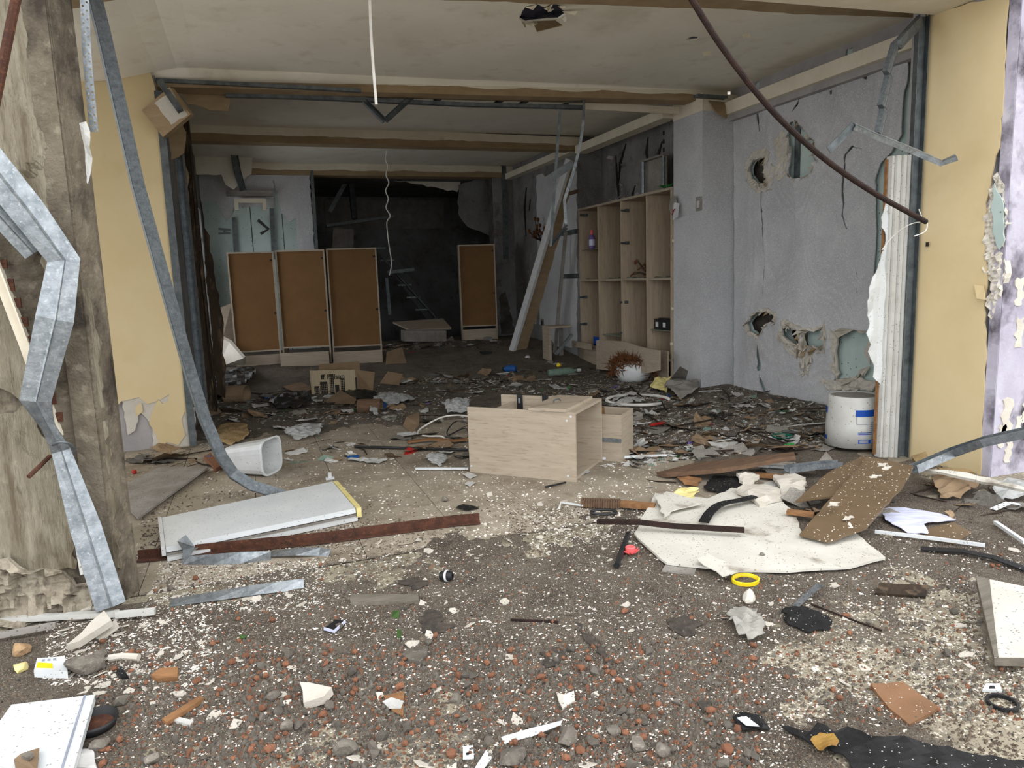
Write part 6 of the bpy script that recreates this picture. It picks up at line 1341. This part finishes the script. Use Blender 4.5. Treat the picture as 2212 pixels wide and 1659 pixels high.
# fine grit nobody could count
def grit(name, n, boxes, smin, smax, mt, label, cat, thick=.35, pw=2.2):
    N_ = n; V = np.zeros((N_*5,3)); Fc = np.zeros((N_*5,3),dtype=int); k = 0
    rs = np.random.RandomState(len(name)*7+n)
    while k < N_:
        p = sample(boxes); s = smin+(smax-smin)*R2.random()**pw; a0 = R2.random()*6.28
        for i in range(4):
            a = a0+i*pi/2+rs.uniform(-.4,.4); r_ = s*rs.uniform(.6,1.2); V[k*5+i] = (p.x+cos(a)*r_,p.y+sin(a)*r_*.8,p.z-s*.12)
        V[k*5+4] = (p.x+rs.uniform(-.3,.3)*s,p.y+rs.uniform(-.3,.3)*s,p.z+s*thick*rs.uniform(.6,1.5)); k += 1
    F_ = [(k*5+i,k*5+(i+1)%4,k*5+4) for k in range(N_) for i in range(4)]
    me = bpy.data.meshes.new(name); me.from_pydata(V.tolist(),[],F_); me.update(); me.materials.append(M[mt])
    o = bpy.data.objects.new(name,me); COL.objects.link(o); tag(o,label,cat,kind='stuff')
ALLF = [(0,2212,1180,1659,5),(300,1000,1120,1200,.5),(1100,2212,1100,1200,1)]
grit('white_grit', 24000, [(300,1700,1170,1659,4),(300,700,1200,1320,1.2),(100,460,1320,1480,1.2),(1700,2212,1160,1560,1.2),(1150,1500,1090,1180,.5)], .0016,.0085, 'grit_w','fine white plaster grit over the foreground','grit')
grit('brown_grit', 20000, ALLF, .002,.012, 'grit_b','fine brown grit over the foreground','grit', thick=.7)
grit('clay_grit', 5500, FORE, .003,.012, 'clay','fine crushed clay grit in the foreground','grit', thick=.8)
grit('grey_grit', 10000, FORE, .003,.016, 'stone','fine grey stone grit in the foreground','grit', thick=.8)
CL = [(300,720,900,1130,1.2),(1270,1800,850,1010,2),(450,1500,770,900,3),(300,1450,1080,1170,.8)]
grit('indoor_crumbs', 4500, CL, .003,.013, 'grit_b','fine brown crumbs on the shop floor','crumbs', thick=.6)
grit('indoor_white_crumbs', 4500, [(440,1010,800,1160,1.0),(1000,1790,780,1010,2.4),(1000,1500,1000,1160,.6)], .003,.014, 'grit_w','fine pale crumbs on the shop floor','crumbs', thick=.4)
LT = [(440,1000,770,910,1.6),(1000,1500,740,870,2.2),(1270,1790,840,1000,2.0),(820,1130,735,830,2.6)]
grit('grey_litter_bits', 4200, LT, .012,.05, 'litter','small grey litter bits strewn inside the shop','litter', thick=.25)
grit('dark_litter_bits', 1500, LT, .012,.05, 'splinter','small dark litter bits strewn inside the shop','litter', thick=.25)
grit('brown_litter_bits', 1600, LT, .012,.05, 'cardboard','small brown litter bits strewn inside the shop','litter', thick=.2)
grit('white_litter_bits', 2200, LT, .010,.04, 'paperw','small white litter bits strewn inside the shop','litter', thick=.2)
grit('plaster_flakes', 2600, [(100,1700,1180,1659,3),(100,460,1320,1480,1.0),(1700,2212,1160,1600,.8)], .005,.014, 'grit_w','white plaster flakes strewn over the foreground','plaster', thick=.2)
grit('black_bits', 2500, ALLF, .002,.009, 'black','small black charred bits over the foreground','grit', thick=.4)
# ------------------------------------------------------------------ done
for o in S.objects:
    if '_o' in o: del o['_o']
